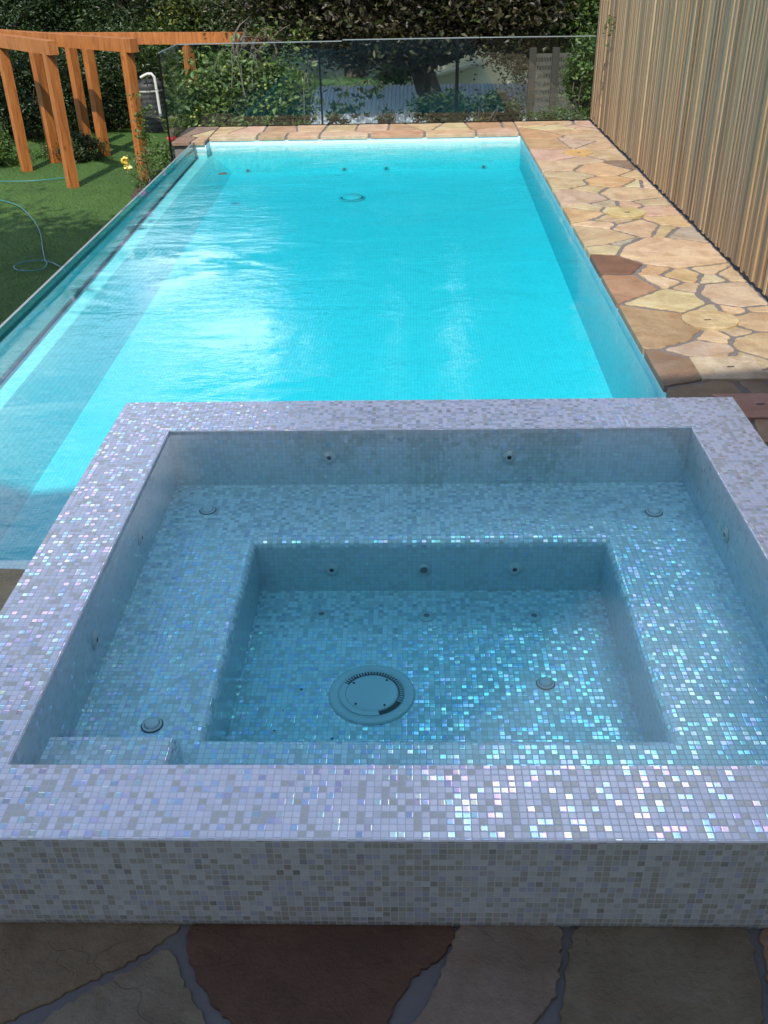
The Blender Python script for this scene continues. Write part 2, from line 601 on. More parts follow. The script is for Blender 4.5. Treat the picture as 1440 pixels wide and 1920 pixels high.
# water: rippled mirror over a clear tinted body
def water(name, sigma, ripple, sheet=True):
    m = NT(name)
    o_ = m.obj()
    if sheet:
        w1 = m.noise(m.scale(o_, 1.0, 1.5, 1), 1.1, 2, 0.5, 0.6)
        w2 = m.noise(m.scale(o_, 1.6, 3.4, 1), 3.2, 4, 0.6, 0.5)
        calm = m.map(m.noise(o_, 0.55, 3, 0.5, 0.5), 0.40, 0.62, 0.12, 1.0)
        h = m.math('ADD', m.math('MULTIPLY', w1, 1.0), m.math('MULTIPLY', m.math('MULTIPLY', w2, calm), 0.5))
        nb = m.bump(h, ripple, 0.1)
        f = schlick(m, nb)
        g = m.n('ShaderNodeBsdfGlossy')
        g.inputs['Roughness'].default_value = 0.0
        m.set(g.inputs['Color'], (1, 1, 1))
        m.set(g.inputs['Normal'], nb)
        t = m.n('ShaderNodeBsdfTransparent')
        mx = m.n('ShaderNodeMixShader')
        m.set(mx.inputs[0], f)
        m.set(mx.inputs[1], t.outputs[0])
        m.set(mx.inputs[2], g.outputs[0])
        sh = mx.outputs[0]
    else:
        sh = m.n('ShaderNodeBsdfTransparent').outputs[0]
    v = m.n('ShaderNodeVolumeAbsorption')
    k = max(sigma)
    v.inputs['Density'].default_value = k
    v.inputs['Color'].default_value = (1 - sigma[0] / k, 1 - sigma[1] / k, 1 - sigma[2] / k, 1)
    return m.done(sh, v.outputs[0])


SIG_P = (1.55, 0.19, 0.11)
SIG_S = (0.95, 0.21, 0.13)
M['pool_water'] = water('pool water', SIG_P, 0.15)
M['pool_water_side'] = water('pool water side', SIG_P, 0.1, False)
M['spa_water'] = water('spa water', SIG_S, 0.010)
M['spa_water_side'] = water('spa water side', SIG_S, 0.01, False)

# clear safety glass, greenish in its thickness
def glassmat(name, tint, f0=0.04):
    m = NT(name)
    f = schlick(m, None, f0)
    g = m.n('ShaderNodeBsdfGlossy')
    g.inputs['Roughness'].default_value = 0.0
    t = m.n('ShaderNodeBsdfTransparent')
    m.set(t.inputs['Color'], tint)
    mx = m.n('ShaderNodeMixShader')
    m.set(mx.inputs[0], f)
    m.set(mx.inputs[1], t.outputs[0])
    m.set(mx.inputs[2], g.outputs[0])
    return m.done(mx.outputs[0])


M['glass'] = glassmat('fence glass', (0.88, 0.94, 0.925))
M['glass_wall'] = glassmat('pool wall glass', (0.92, 0.98, 0.97), 0.03)
M['glass_edge'] = simple('ground glass edge', (0.17, 0.20, 0.21), 0.35, var=0.04)
m = NT('glass under water')
g = m.n('ShaderNodeBsdfGlossy')
g.inputs['Roughness'].default_value = 0.01
m.set(g.inputs['Color'], (0.86, 0.97, 0.97))
t = m.n('ShaderNodeBsdfTransparent')
mx = m.n('ShaderNodeMixShader')
m.set(mx.inputs[0], 0.40)
m.set(mx.inputs[1], t.outputs[0])
m.set(mx.inputs[2], g.outputs[0])
M['glass_under'] = m.done(mx.outputs[0])

# ------------------------------------------------------------------ ground and lawn
LZ = -1.2
mb = MB()
mb.face([(-400, -60, LZ), (400, -60, LZ), (400, 700, LZ), (-400, 700, LZ)])
tag(mb.build('lawn', M['lawn']), kind='structure')

# paving: crazy paving slabs over a grout bed
SX0, SX1, SY0, SY1 = -1.43, 1.585, 1.63, 4.32
IX0, IX1, IY0, IY1 = -1.14, 1.30, 1.89, 3.99
ST = 0.36
PX0, PX1, PY0, PY1 = -2.93, 1.53, 3.38, 13.85
WZ = -0.087

TAN, PINK, CREAM, YEL = (0.46, 0.355, 0.22), (0.47, 0.36, 0.26), (0.55, 0.455, 0.28), (0.50, 0.39, 0.215)
RUST, DKRED, BRN, OLV = (0.38, 0.22, 0.12), (0.16, 0.08, 0.055), (0.22, 0.15, 0.11), (0.32, 0.25, 0.14)
ORG, GRY = (0.48, 0.31, 0.16), (0.36, 0.32, 0.27)


def clip(poly, nx, ny, c):
    out = []
    for i in range(len(poly)):
        a, b = poly[i], poly[(i + 1) % len(poly)]
        da, db = a[0] * nx + a[1] * ny - c, b[0] * nx + b[1] * ny - c
        if da <= 0:
            out.append(a)
        if da * db < 0:
            t = da / (da - db)
            out.append((a[0] + (b[0] - a[0]) * t, a[1] + (b[1] - a[1]) * t))
    return out


def vor(seeds, rect, gap):
    x0, y0, x1, y1 = rect
    cells = []
    for i, (x, y, w, c) in enumerate(seeds):
        P = [(x0, y0), (x1, y0), (x1, y1), (x0, y1)]
        for j, (X, Y, W2, _) in enumerate(seeds):
            if i == j or not P:
                continue
            dx, dy = X - x, Y - y
            L = math.hypot(dx, dy)
            if L > 3.0 or L < 1e-6:
                continue
            k = (X * X + Y * Y - x * x - y * y - (W2 - w)) / 2
            g = gap * random.uniform(0.6, 1.5)
            P = clip(P, dx / L, dy / L, k / L - g / 2)
        if len(P) > 2:
            cells.append((P, c))
    return cells


def roughen(P, amp, step=0.05, keep=None):
    out = []
    n = len(P)
    # round the corners
    Q = []
    for i in range(n):
        a, b, c = P[i - 1], P[i], P[(i + 1) % n]
        la = math.hypot(b[0] - a[0], b[1] - a[1])
        lc = math.hypot(c[0] - b[0], c[1] - b[1])
        fa, fc = min(0.016 / max(la, 1e-6), .3), min(0.016 / max(lc, 1e-6), .3)
        Q += [(b[0] + (a[0] - b[0]) * fa, b[1] + (a[1] - b[1]) * fa), (b[0] + (c[0] - b[0]) * fc, b[1] + (c[1] - b[1]) * fc)]
    for i in range(len(Q)):
        a, b = Q[i], Q[(i + 1) % len(Q)]
        L = math.hypot(b[0] - a[0], b[1] - a[1])
        k = max(1, int(L / step))
        nx, ny = -(b[1] - a[1]) / max(L, 1e-6), (b[0] - a[0]) / max(L, 1e-6)
        flat = keep and keep(a) and keep(b)
        for s_ in range(k):
            t = s_ / k
            d = 0 if (flat or s_ == 0) else random.uniform(-0.3, 1.0) * amp
            out.append((a[0] + (b[0] - a[0]) * t + nx * d, a[1] + (b[1] - a[1]) * t + ny * d))
    return out


def slab(mb, P, col, top=0.0, th=0.045, bev=0.0045):
    if max(col) > .35:
        col = tuple((c * .68 + q * .32) * .95 for c, q in zip(col, (0.45, 0.365, 0.27)))
    A = sum(P[i][0] * P[(i + 1) % len(P)][1] - P[(i + 1) % len(P)][0] * P[i][1] for i in range(len(P)))
    if A < 0:
        P = P[::-1]
    if abs(A) < 0.002:
        return
    cx = sum(p[0] for p in P) / len(P)
    cy = sum(p[1] for p in P) / len(P)
    col = tuple(max(0.02, c * random.uniform(0.93, 1.07)) for c in col)
    t = top + random.uniform(-0.003, 0.002)
    ins = []
    for p in P:
        d = math.hypot(p[0] - cx, p[1] - cy) + 1e-6
        ins.append((p[0] - (p[0] - cx) / d * bev, p[1] - (p[1] - cy) / d * bev))
    mb.face([(x, y, t) for x, y in ins], col=col)
    n = len(P)
    for i in range(n):
        j = (i + 1) % n
        mb.face([(P[i][0], P[i][1], t - bev), (P[j][0], P[j][1], t - bev), (ins[j][0], ins[j][1], t), (ins[i][0], ins[i][1], t)], col=col)
        mb.face([(P[i][0], P[i][1], t - th), (P[j][0], P[j][1], t - th), (P[j][0], P[j][1], t - bev), (P[i][0], P[i][1], t - bev)], col=col)


DS = [(1.74, 13.727, 0, RUST), (2.179, 14.453, 0, TAN), (2.50, 14.424, 0, PINK), (2.143, 13.97, 0, TAN), (2.459, 13.497, .03, TAN), (1.755, 13.05, .03, RUST), (2.168, 13.1, 0, PINK), (2.52, 12.852, .02, TAN),
      (1.756, 12.288, .04, PINK), (1.76, 11.623, .03, PINK), (2.2, 11.417, .06, YEL), (2.5, 12.225, .01, TAN), (2.526, 11.6, 0, BRN), (1.842, 11.15, 0, TAN), (1.668, 10.755, .02, TAN), (2.192, 10.77, .03, ORG),
      (2.6, 11.09, 0, TAN), (1.72, 10.084, .06, PINK), (1.95, 9.75, 0, GRY), (2.281, 10.215, .07, PINK), (2.44, 9.804, .01, TAN), (1.67, 9.382, .01, ORG), (1.86, 9.0, 0, CREAM), (1.834, 9.64, 0, YEL), (1.98, 9.03, 0, TAN),
      (2.08, 8.88, .03, PINK), (2.456, 9.5, .03, PINK), (2.5, 9.1, .02, YEL), (2.33, 8.78, 0, TAN), (1.68, 8.596, .05, TAN), (2.54, 8.66, .02, GRY), (1.80, 8.2, 0, TAN), (2.19, 8.05, .16, CREAM),
      (1.716, 7.735, .025, DKRED), (1.98, 7.86, 0, YEL), (1.96, 7.6, 0, ORG), (1.68, 7.168, .04, (0.34, 0.22, 0.13)), (2.17, 7.44, .01, ORG), (1.93, 7.25, .01, CREAM), (2.36, 7.36, 0, CREAM), (2.52, 7.4, 0, YEL), (2.09, 7.1, 0, TAN),
      (1.95, 6.86, .04, CREAM), (2.45, 6.95, .07, PINK), (2.168, 6.884, 0, GRY), (1.67, 6.3, .09, OLV), (2.165, 6.61, 0, TAN), (2.289, 6.61, 0, CREAM), (2.45, 6.36, .03, TAN), (2.045, 6.066, .0, CREAM), (2.234, 6.16, 0, TAN),
      (2.36, 5.92, .05, YEL), (1.95, 5.86, .01, PINK), (1.66, 5.50, .04, BRN), (1.78, 5.19, .03, BRN), (2.05, 5.235, 0, BRN), (2.3, 5.3, .02, GRY), (2.55, 5.6, .02, TAN), (2.6, 6.0, 0, TAN),
      (1.72, 4.75, .02, BRN), (2.05, 4.7, .03, RUST), (2.45, 4.85, .03, TAN), (1.8, 4.3, .02, OLV), (2.2, 4.25, .03, BRN), (2.55, 4.35, .02, GRY), (1.85, 3.75, .03, BRN), (2.3, 3.7, .03, TAN)]
random.seed(21)
slabs = MB()
for _k in range(46):
    q = random.choice(DS)
    a_, r_ = random.uniform(0, 2 * PI), random.uniform(.12, .26) + math.sqrt(max(q[2], 0)) * .9
    x_, y_ = q[0] + math.cos(a_) * r_, q[1] + math.sin(a_) * r_ * 1.2
    if 1.62 < x_ < 2.56 and all((x_ - d[0]) ** 2 + (y_ - d[1]) ** 2 - d[2] > .014 for d in DS):
        DS.append((x_, y_, -.002, random.choice([TAN, CREAM, GRY, PINK, TAN])))
keepf = lambda p: abs(p[0] - PX1) < 0.02 or abs(p[1] - PY1) < 0.02 or abs(p[1] - PY0) < .02
for P, c in vor(DS, (PX1 - 0.012, 3.4, 2.60, 14.74), 0.030):
    slab(slabs, roughen(P, 0.014, step=.035, keep=keepf), c)
FS = [(-2.35, 14.0, 0, PINK), (-1.88, 14.0, 0, RUST), (-1.54, 14.0, 0, TAN), (-0.94, 14.0, 0, PINK), (-0.17, 14.0, 0, RUST), (0.59, 14.0, 0, TAN), (1.25, 14.0, 0, PINK)]
for i in range(11):
    FS.append((-2.7 + i * 0.42 + random.uniform(-.1, .1), 14.43 + random.uniform(-.06, .1), 0, random.choice([TAN, PINK, ORG, CREAM, YEL, RUST])))
for P, c in vor(FS, (PX0 + 0.15, PY1 - 0.012, PX1 - 0.03, 14.74), 0.026):
    slab(slabs, roughen(P, 0.008, keep=keepf), c)
for P, c in vor([(-3.08, 13.72, 0, BRN), (-2.86, 13.70, 0, RUST), (-3.05, 14.3, 0, BRN), (-2.85, 14.2, 0, TAN)], (-3.24, 13.55, PX0 + 0.14, 14.74), 0.024):
    slab(slabs, roughen(P, 0.006), c, top=0.004)
# the slabs at the photographer's feet
FG = [([(-1.297, 1.617), (-0.638, 1.623), (-0.694, 1.586), (-0.755, 1.538), (-0.841, 1.484), (-0.981, 1.395), (-1.073, 1.346), (-1.25, 1.24), (-1.5, 1.2), (-1.6, 1.617)], (0.20, 0.155, 0.095)),
      ([(-0.964, 1.347), (-0.832, 1.455), (-0.747, 1.508), (-0.673, 1.575), (-0.631, 1.532), (-0.611, 1.471), (-0.565, 1.414), (-0.51, 1.338), (-0.452, 1.192), (-1.114, 1.184)], (0.21, 0.175, 0.135)),
      ([(-0.620, 1.621), (0.115, 1.626), (0.083, 1.554), (0.004, 1.507), (-0.031, 1.44), (-0.051, 1.419), (-0.07, 1.349), (-0.174, 1.195), (-0.331, 1.2), (-0.425, 1.342), (-0.484, 1.386), (-0.543, 1.443), (-0.598, 1.532), (-0.627, 1.592)], (0.105, 0.050, 0.028)),
      ([(0.128, 1.624), (0.408, 1.625), (0.373, 1.496), (0.36, 1.444), (0.282, 1.353), (0.19, 1.199), (-0.073, 1.196), (-0.01, 1.357), (0.031, 1.413), (0.077, 1.508)], (0.22, 0.165, 0.135)),
      ([(0.444, 1.625), (0.906, 1.629), (0.899, 1.546), (0.888, 1.442), (0.85, 1.352), (0.822, 1.206), (0.278, 1.2), (0.366, 1.368), (0.383, 1.437), (0.409, 1.541)], (0.18, 0.15, 0.095)),
      ([(0.945, 1.629), (1.4, 1.631), (1.4, 1.209), (0.865, 1.207), (0.894, 1.359), (0.928, 1.53)], (0.28, 0.18, 0.10))]
for P, c in FG:
    P = [(x, 1.646 if y > 1.6 else y) for x, y in P]
    slab(slabs, roughen(P, 0.010, step=0.013), c, bev=0.0025)


def randseeds(rect, d, pal):
    x0, y0, x1, y1 = rect
    S, tries = [], 0
    while tries < 4000 and len(S) < 400:
        tries += 1
        x, y = random.uniform(x0, x1), random.uniform(y0, y1)
        if all((x - s[0]) ** 2 + (y - s[1]) ** 2 > d * d for s in S):
            S.append((x, y, 0, random.choice(pal)))
    return S


PAL = [BRN, OLV, TAN, RUST, GRY, (0.2, .15, .11)]
for rect in ((-1.43, -1.5, 3.0, 1.17), (1.42, 1.19, 3.0, 1.62), (1.60, 1.64, 2.60, 3.38), (-7.5, -1.5, -1.45, PY0)):
    for P, c in vor(randseeds(rect, 0.42, PAL), rect, 0.035):
        slab(slabs, roughen(P, 0.010), c)
# thin chips wedged in the wider joints
tag(slabs.build('paving', M['stone']), kind='structure')
gb = MB()
for x0, y0, x1, y1 in ((PX1 + .004, 3.36, 2.75, 14.76), (PX0 + .15, PY1 + .004, PX1 + .004, 14.76), (-3.22, 13.60, PX0 + .145, 14.76), (-7.52, -1.6, -1.43, PY0 - .004), (-1.43, -1.6, 1.585, 1.647), (1.585, -1.6, 3.05, 3.36)):
    gb.face([(x0, y0, -0.011), (x1, y0, -0.011), (x1, y1, -0.011), (x0, y1, -0.011)])
    for a, b in (((x0, y0), (x1, y0)), ((x1, y0), (x1, y1)), ((x1, y1), (x0, y1)), ((x0, y1), (x0, y0))):
        gb.face([(a[0], a[1], LZ - .1), (b[0], b[1], LZ - .1), (b[0], b[1], -0.011), (a[0], a[1], -0.011)])
tag(gb.build('mortar_bed', M['grout']), kind='structure')


def lid(name, pts, z, col, label, hole, cat='cover'):
    mb = MB()
    slab(mb, pts, col, top=z, th=0.03, bev=0.004)
    o = mb.build(name, M['stone'])
    tag(o, label, cat)
    h = MB()
    h.obox((hole[0], hole[1], z + 0.0025), (0.022, 0.003, 0), (-0.001, 0.007, 0), (0, 0, 0.001))
    h.build('finger_hole', M['dark'], o)
    return o


def disc(cx, cy, rx, ry, n=40):
    return [(cx + rx * math.cos(2 * PI * k / n) + random.uniform(-.002, .002), cy + ry * math.sin(2 * PI * k / n) + random.uniform(-.002, .002)) for k in range(n)]


lid('round_cover', disc(2.077, 12.365, .182, .182), 0.012, (0.56, 0.33, 0.11), 'round orange stone access cover farthest along the paving beside the fence', (2.08, 12.33), 'cover')
lid('round_cover', disc(2.085, 9.38, .185, .185), 0.016, (0.54, 0.42, 0.22), 'round yellow stone access cover midway along the paving beside the fence', (2.09, 9.35), 'cover')
lid('round_cover', disc(2.085, 6.385, .192, .185), 0.012, (0.56, 0.44, 0.24), 'round pale yellow stone cover nearest the spa, on the sunny paving', (2.06, 6.36), 'cover')
lid('rectangular_cover', [(1.768, 5.699), (2.176, 5.706), (2.149, 5.345), (1.763, 5.350)], 0.010, (0.50, 0.40, 0.35), 'pale pink rectangular stone cover on the paving near the spa corner', (1.98, 5.53), 'cover')
lid('rectangular_cover', [(1.76, 5.13), (2.24, 5.13), (2.24, 4.80), (1.82, 4.81)], 0.010, (0.40, 0.20, 0.15), 'reddish rectangular stone cover in shade beside the spa corner', (1.99, 4.98), 'cover')

# ------------------------------------------------------------------ swimming pool
pool = empty('swimming_pool', (-0.7, 8.6, 0), label='long turquoise swimming pool lined with pale mosaic, with a glass wall along the lawn side', cat='swimming pool')


def fz(y): return -0.80 + (y - 3.4) * (0.33 / 10.45)          # the floor rises towards the far end
def lz(y): return -0.375 + (y - 3.4) * (0.155 / 10.0)           # the ledge under the glass


LX = -2.765
CZ = -0.045


def uvq(mb, pts, ax, mi=0):
    mb.face(pts, uv=[(p[ax[0]], p[ax[1]]) for p in pts], mi=mi)


fl = MB()
N = 12
ys = [PY0 + (PY1 - PY0) * i / N for i in range(N + 1)]
for a, b in zip(ys[:-1], ys[1:]):
    uvq(fl, [(LX, a, fz(a)), (PX1, a, fz(a)), (PX1, b, fz(b)), (LX, b, fz(b))], (0, 1))
fl.build('floor', M['pool_tile'], pool)
wl_ = MB()
uvq(wl_, [(PX0 + .15, PY1, fz(PY1)), (PX1, PY1, fz(PY1)), (PX1, PY1, CZ), (PX0 + .15, PY1, CZ)], (0, 2))
uvq(wl_, [(PX1, PY0, fz(PY0)), (PX1, PY0, CZ), (PX1, PY1, CZ), (PX1, PY1, fz(PY1))], (1, 2))
uvq(wl_, [(PX0, PY0, -.9), (PX0, PY0, -.012), (SX0, PY0, -.012), (SX0, PY0, -.9)], (0, 2))
wl_.build('wall', M['pool_wall_tile'], pool)
ns = MB()   # shallow step along the near end
uvq(ns, [(LX - .16, PY0, -.135), (SX0, PY0, -.135), (SX0, PY0 + .26, -.135), (LX - .16, PY0 + .26, -.135)], (0, 1))
uvq(ns, [(LX - .16, PY0 + .26, -.135), (SX0, PY0 + .26, -.135), (SX0, PY0 + .26, -.9), (LX - .16, PY0 + .26, -.9)], (0, 2))
ns.build('step', M['pool_tile'], pool)
lg = MB()
ye = 13.58
for k in range(N):
    a, b = PY0 + (PY1 - PY0) * k / N, PY0 + (PY1 - PY0) * (k + 1) / N
    uvq(lg, [(PX0, a, lz(a)), (LX, a, lz(a)), (LX, b, lz(b)), (PX0, b, lz(b))], (0, 1))
    uvq(lg, [(LX, a, lz(a)), (LX + .27, a, fz(a) - .002), (LX + .27, b, fz(b) - .002), (LX, b, lz(b))], (1, 2))  # riser slope added to catch sun; its foot follows the shadow edge
lg.build('ledge', M['pool_tile'], pool)
pr = MB()   # corner pier at the far end of the glass
x0, x1, y0, y1 = PX0 - .01, PX0 + .15, ye, PY1
uvq(pr, [(x0, y0, -.6), (x1, y0, -.6), (x1, y0, CZ), (x0, y0, CZ)], (0, 2))
uvq(pr, [(x1, y0, -.6), (x1, y1, -.6), (x1, y1, CZ), (x1, y0, CZ)], (1, 2))
uvq(pr, [(x0, y1, -.6), (x0, y0, -.6), (x0, y0, CZ), (x0, y1, CZ)], (1, 2))
pr.build('pier', M['pool_tile'], pool)
op = MB()
op.box((-3.20, 13.62, LZ), (PX0 - .03, 14.7, CZ))
op.build('outer_pier', M['render'], pool)
gw = MB()
gw.box((PX0 - .03, PY0, LZ + .02), (PX0, PY0 + 1e-3, LZ + .03))
gw = MB()
X0, X1 = PX0 - 0.020, PX0
for (a, b) in ((PY0, 8.61), (8.615, 13.60)):
    gw.box((X0, a, WZ - .30), (X1, b, -0.006))
gl = gw.build('glass_wall', M['glass_wall'], pool)
te = MB()
te.box((X0 - .001, PY0, -0.006), (X1 + .001, 8.61, 0.0))
te.box((X0 - .001, 8.615, -0.006), (X1 + .001, 13.60, 0.0))
te.build('top_edge', M['glass_edge'], gl)
ug = MB()
for k in range(N):
    a, b = PY0 + (ye - PY0) * k / N, PY0 + (ye - PY0) * (k + 1) / N
    ug.face([(X1 + .006, a, lz(a)), (X1 + .006, b, lz(b)), (X1 + .006, b, WZ - .001), (X1 + .006, a, WZ - .001)])
ug.build('submerged_face', M['glass_under'], gl)
sl = MB()
for k in range(N):
    a, b = PY0 + (ye - PY0) * k / N, PY0 + (ye - PY0) * (k + 1) / N
    sl.face([(X1 + .007, a, lz(a) + .006), (X1 + .018, a, lz(a) + .002), (X1 + .018, b, lz(b) + .002), (X1 + .007, b, lz(b) + .006)])
sl.build('seal', M['seal'], gl)
ow = MB()
ow.box((X0 - .05, PY0, LZ), (X1 - .002, ye + .02, WZ - .30))
ow.build('outer_wall', M['render'], pool)
cap = MB()  # dark strip standing in for the reflection line outside the glass top
cap.box((X0 - .018, PY0, -0.10), (X0 - .004, 13.62, -0.08))
cap.build('reflection_line', M['black_metal'], gl)


def fitting(name, c, n, R, parent, dark_r=0.35, h=0.007, cross=False, nm='dark'):
    mb = MB()
    mb.lathe(c, n, [(R, 0.001), (R, h * .45), (R * .93, h * .75), (R * .66, h * .8), (R * .6, h * 1.35), (R * dark_r * 1.15, h * 1.5), (R * dark_r, h * 1.1)], 28)
    o = mb.build(name, M['plastic'], parent, smooth=True)
    d = MB()
    d.lathe(c, n, [(R * dark_r, h * 1.1), (R * dark_r * .8, h * .5), (0.0001, h * .5)], 20)
    d.build('nozzle', M[nm], o)
    return o


for x in (-2.28, -0.92, -0.33, 1.03):
    mb = MB()
    c = (x, PY1 - .001, -0.44)
    mb.lathe(c, (0, -1, 0), [(0.04, 0), (0.04, 0.006), (0.020, 0.010)], 20)
    o = mb.build('return_inlet', M['plastic'], pool, smooth=True)
    d = MB()
    d.lathe(c, (0, -1, 0), [(0.020, 0.010), (0.0001, 0.008)], 16)
    d.build('nozzle', M['grey'], o)
mb = MB()
c = Vector((-0.74, 12.4, fz(12.4) + .002))
mb.lathe(c, (0, 0, 1), [(0.17, 0.0), (0.17, 0.006), (0.125, 0.01), (0.125, 0.03), (0.11, 0.04), (0.0001, 0.045)], 32)
o = mb.build('drain', M['pool_tile'], pool, smooth=True)
d = MB()
d.lathe(c, (0, 0, 1), [(0.142, 0.0092), (0.126, 0.0106)], 32)
d.build('grille', M['dark'], o)

# pool water (an L round the spa)
def prism(name, P, z0, z1, mats, kind='structure'):
    mb = MB()
    mb.v = [(x, y, z0) for x, y in P] + [(x, y, z1) for x, y in P]
    n = len(P)
    mb.f = [tuple(reversed(range(n))), tuple(range(n, 2 * n))] + [(i, (i + 1) % n, (i + 1) % n + n, i + n) for i in range(n)]
    mb.uv = [[(0, 0)] * len(f) for f in mb.f]
    mb.c = [(1, 1, 1)] * len(mb.f)
    mb.m = [1, 0] + [1] * n
    return tag(mb.build(name, mats), kind=kind)


prism('pool_water', [(PX0 + .003, PY0 - .01), (SX0 + .01, PY0 - .01), (SX0 + .01, SY1 - .01), (PX1 + .01, SY1 - .01), (PX1 + .01, PY1 + .01), (PX0 + .003, PY1 + .01)],
      -0.95, WZ, [M['pool_water'], M['pool_water_side']])

# ------------------------------------------------------------------ spa
spa = empty('spa', (0.08, 2.97, 0), label='raised square spa of lilac and beige glass mosaic at the near end of the pool', cat='spa')


def ring(mb, A, zA, B, zB, v0=0.0, flat=False, mi=0):
    """quads between two rectangles (x0,y0,x1,y1); flat: plan uv, else height uv"""
    ca = [(A[0], A[1]), (A[2], A[1]), (A[2], A[3]), (A[0], A[3])]
    cb = [(B[0], B[1]), (B[2], B[1]), (B[2], B[3]), (B[0], B[3])]
    for i in range(4):
        j = (i + 1) % 4
        p = [(*ca[i], zA), (*ca[j], zA), (*cb[j], zB), (*cb[i], zB)]
        if flat:
            uv = [(q[0], q[1]) for q in p]
        else:
            k = i % 2
            L = math.hypot(math.hypot(ca[i][0] - cb[i][0], ca[i][1] - cb[i][1]) / math.sqrt(2), zA - zB)
            uv = [(p[0][k], v0), (p[1][k], v0), (p[2][k], v0 - L), (p[3][k], v0 - L)]
        mb.face(p, uv=uv, mi=mi)


def grow(R, d): return (R[0] - d, R[1] - d, R[2] + d, R[3] + d)


OUT = (SX0, SY0, SX1, SY1)
INN = (IX0, IY0, IX1, IY1)
e = 0.004
cp = MB()
ring(cp, grow(OUT, -e), ST, grow(INN, e), ST, flat=True)
ring(cp, OUT, ST - e, grow(OUT, -e), ST, v0=0)
ring(cp, grow(INN, e), ST, INN, ST - e, v0=0)
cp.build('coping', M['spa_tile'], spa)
ow = MB()
prof = [(0.0, ST - e), (0.0, 0.05), (-0.003, 0.022), (-0.010, 0.004), (-0.016, -0.012), (-0.02, -0.95)]
v = 0
for (d0, z0), (d1, z1) in zip(prof[:-1], prof[1:]):
    ring(ow, grow(OUT, d0), z0, grow(OUT, d1), z1, v0=v)
    v -= math.hypot(d1 - d0, z1 - z0)
ow.build('outer_wall', M['spa_side_shaded'], spa)
SZ, FZ = 0.065, -0.207
FW = (-0.69, 2.295, 0.845, 3.487)
iw = MB()
ring(iw, INN, ST - e, INN, SZ, v0=0)
iw.build('inner_wall', M['spa_in_wall'], spa)
be = MB()
rn = 0.035
ring(be, INN, SZ, grow(FW, rn), SZ, flat=True)
v = 0
pr_ = [(rn * (1 - math.sin(t)), SZ - rn + rn * math.cos(t)) for t in [PI / 2 * k / 5 for k in range(6)]]
for (d0, z0), (d1, z1) in zip(pr_[:-1], pr_[1:]):
    ring(be, grow(FW, d0), z0, grow(FW, d1), z1, v0=v)
    v -= math.hypot(d1 - d0, z1 - z0)
be.build('bench', M['spa_in'], spa)
fwl = MB()
ring(fwl, FW, SZ - rn, FW, FZ, v0=v)
fwl.build('footwell_wall', M['spa_in_wall'], spa)
ff = MB()
uvq(ff, [(FW[0], FW[1], FZ), (FW[2], FW[1], FZ), (FW[2], FW[3], FZ), (FW[0], FW[3], FZ)], (0, 1))
ff.build('footwell_floor', M['spa_in'], spa)
sb = MB()   # entry step in the near left corner
x0, x1, y0, y1, z1 = IX0, -0.735, IY0, 2.17, 0.205
rr = 0.04
arc = [(x1 - rr + rr * math.sin(t), z1 - rr + rr * math.cos(t)) for t in [PI / 2 * k / 6 for k in range(7)]]
row = [(x0, z1)] + arc + [(x1, SZ)]
u = 0
for (xa, za), (xb, zb) in zip(row[:-1], row[1:]):
    L = math.hypot(xa - xb, za - zb)
    sb.face([(xa, y0, za), (xb, y0, zb), (xb, y1 - .02, zb), (xa, y1 - .02, za)], uv=[(u, y0), (u + L, y0), (u + L, y1), (u, y1)])
    u += L
pts = [(x, y1, z - .02 if z > SZ + .03 else z) for x, z in row] + [(x0, y1, SZ)]
sb.face(pts[::-1], uv=[(p[0], p[2]) for p in pts[::-1]])
for (xa, za), (xb, zb) in zip(row[:-1], row[1:]):
    f = lambda z: z - .02 if z > SZ + .03 else z
    sb.face([(xa, y1 - .02, za), (xb, y1 - .02, zb), (xb, y1, f(zb)), (xa, y1, f(za))], uv=[(xa, 0), (xb, 0), (xb, .02), (xa, .02)])
sb.build('entry_step', M['spa_in'], spa)

for c, n in (((-0.393, IY1, .213), (0, -1, 0)), ((0.464, IY1, .208), (0, -1, 0)), ((-0.36, FW[3], -.087), (0, -1, 0)), ((0.457, FW[3], -.088), (0, -1, 0)),
             ((IX0, 3.318, .196), (1, 0, 0)), ((IX0, 2.644, .194), (1, 0, 0)), ((IX1, 3.329, .188), (-1, 0, 0)), ((IX1, 2.65, .19), (-1, 0, 0))):
    fitting('jet', c, n, 0.034, spa, 0.30)
o = fitting('suction_fitting', (0.053, FW[3], -.089), (0, -1, 0), 0.030, spa, 0.6, nm='grey')
for x, y in ((-0.398, 3.311), (0.062, 3.297), (0.528, 3.296)):
    fitting('floor_jet', (x, y, FZ), (0, 0, 1), 0.036, spa, 0.36, h=0.006, nm='grey')


def bubbler(c, R):
    mb = MB()
    mb.lathe(c, (0, 0, 1), [(R, 0.001), (R, 0.006), (R * .78, 0.008), (R * .74, 0.004), (R * .70, 0.012), (R * .5, 0.014), (0.0001, 0.014)], 28)
    o = mb.build('air_nozzle', M['plastic'], spa, smooth=True)
    d = MB()
    d.lathe(c, (0, 0, 1), [(R * 1.12, 0.0015), (R * 1.0, 0.003)], 28)
    d.lathe(c, (0, 0, 1), [(R * .775, 0.0082), (R * .73, 0.0082)], 28)
    d.build('rim', M['dark'], o)


for c, R in (((-0.949, 3.753, SZ), .036), ((1.102, 3.712, SZ), .036), ((-0.883, 2.347, SZ), .034), ((0.525, 2.862, FZ), .034)):
    bubbler(c, R)
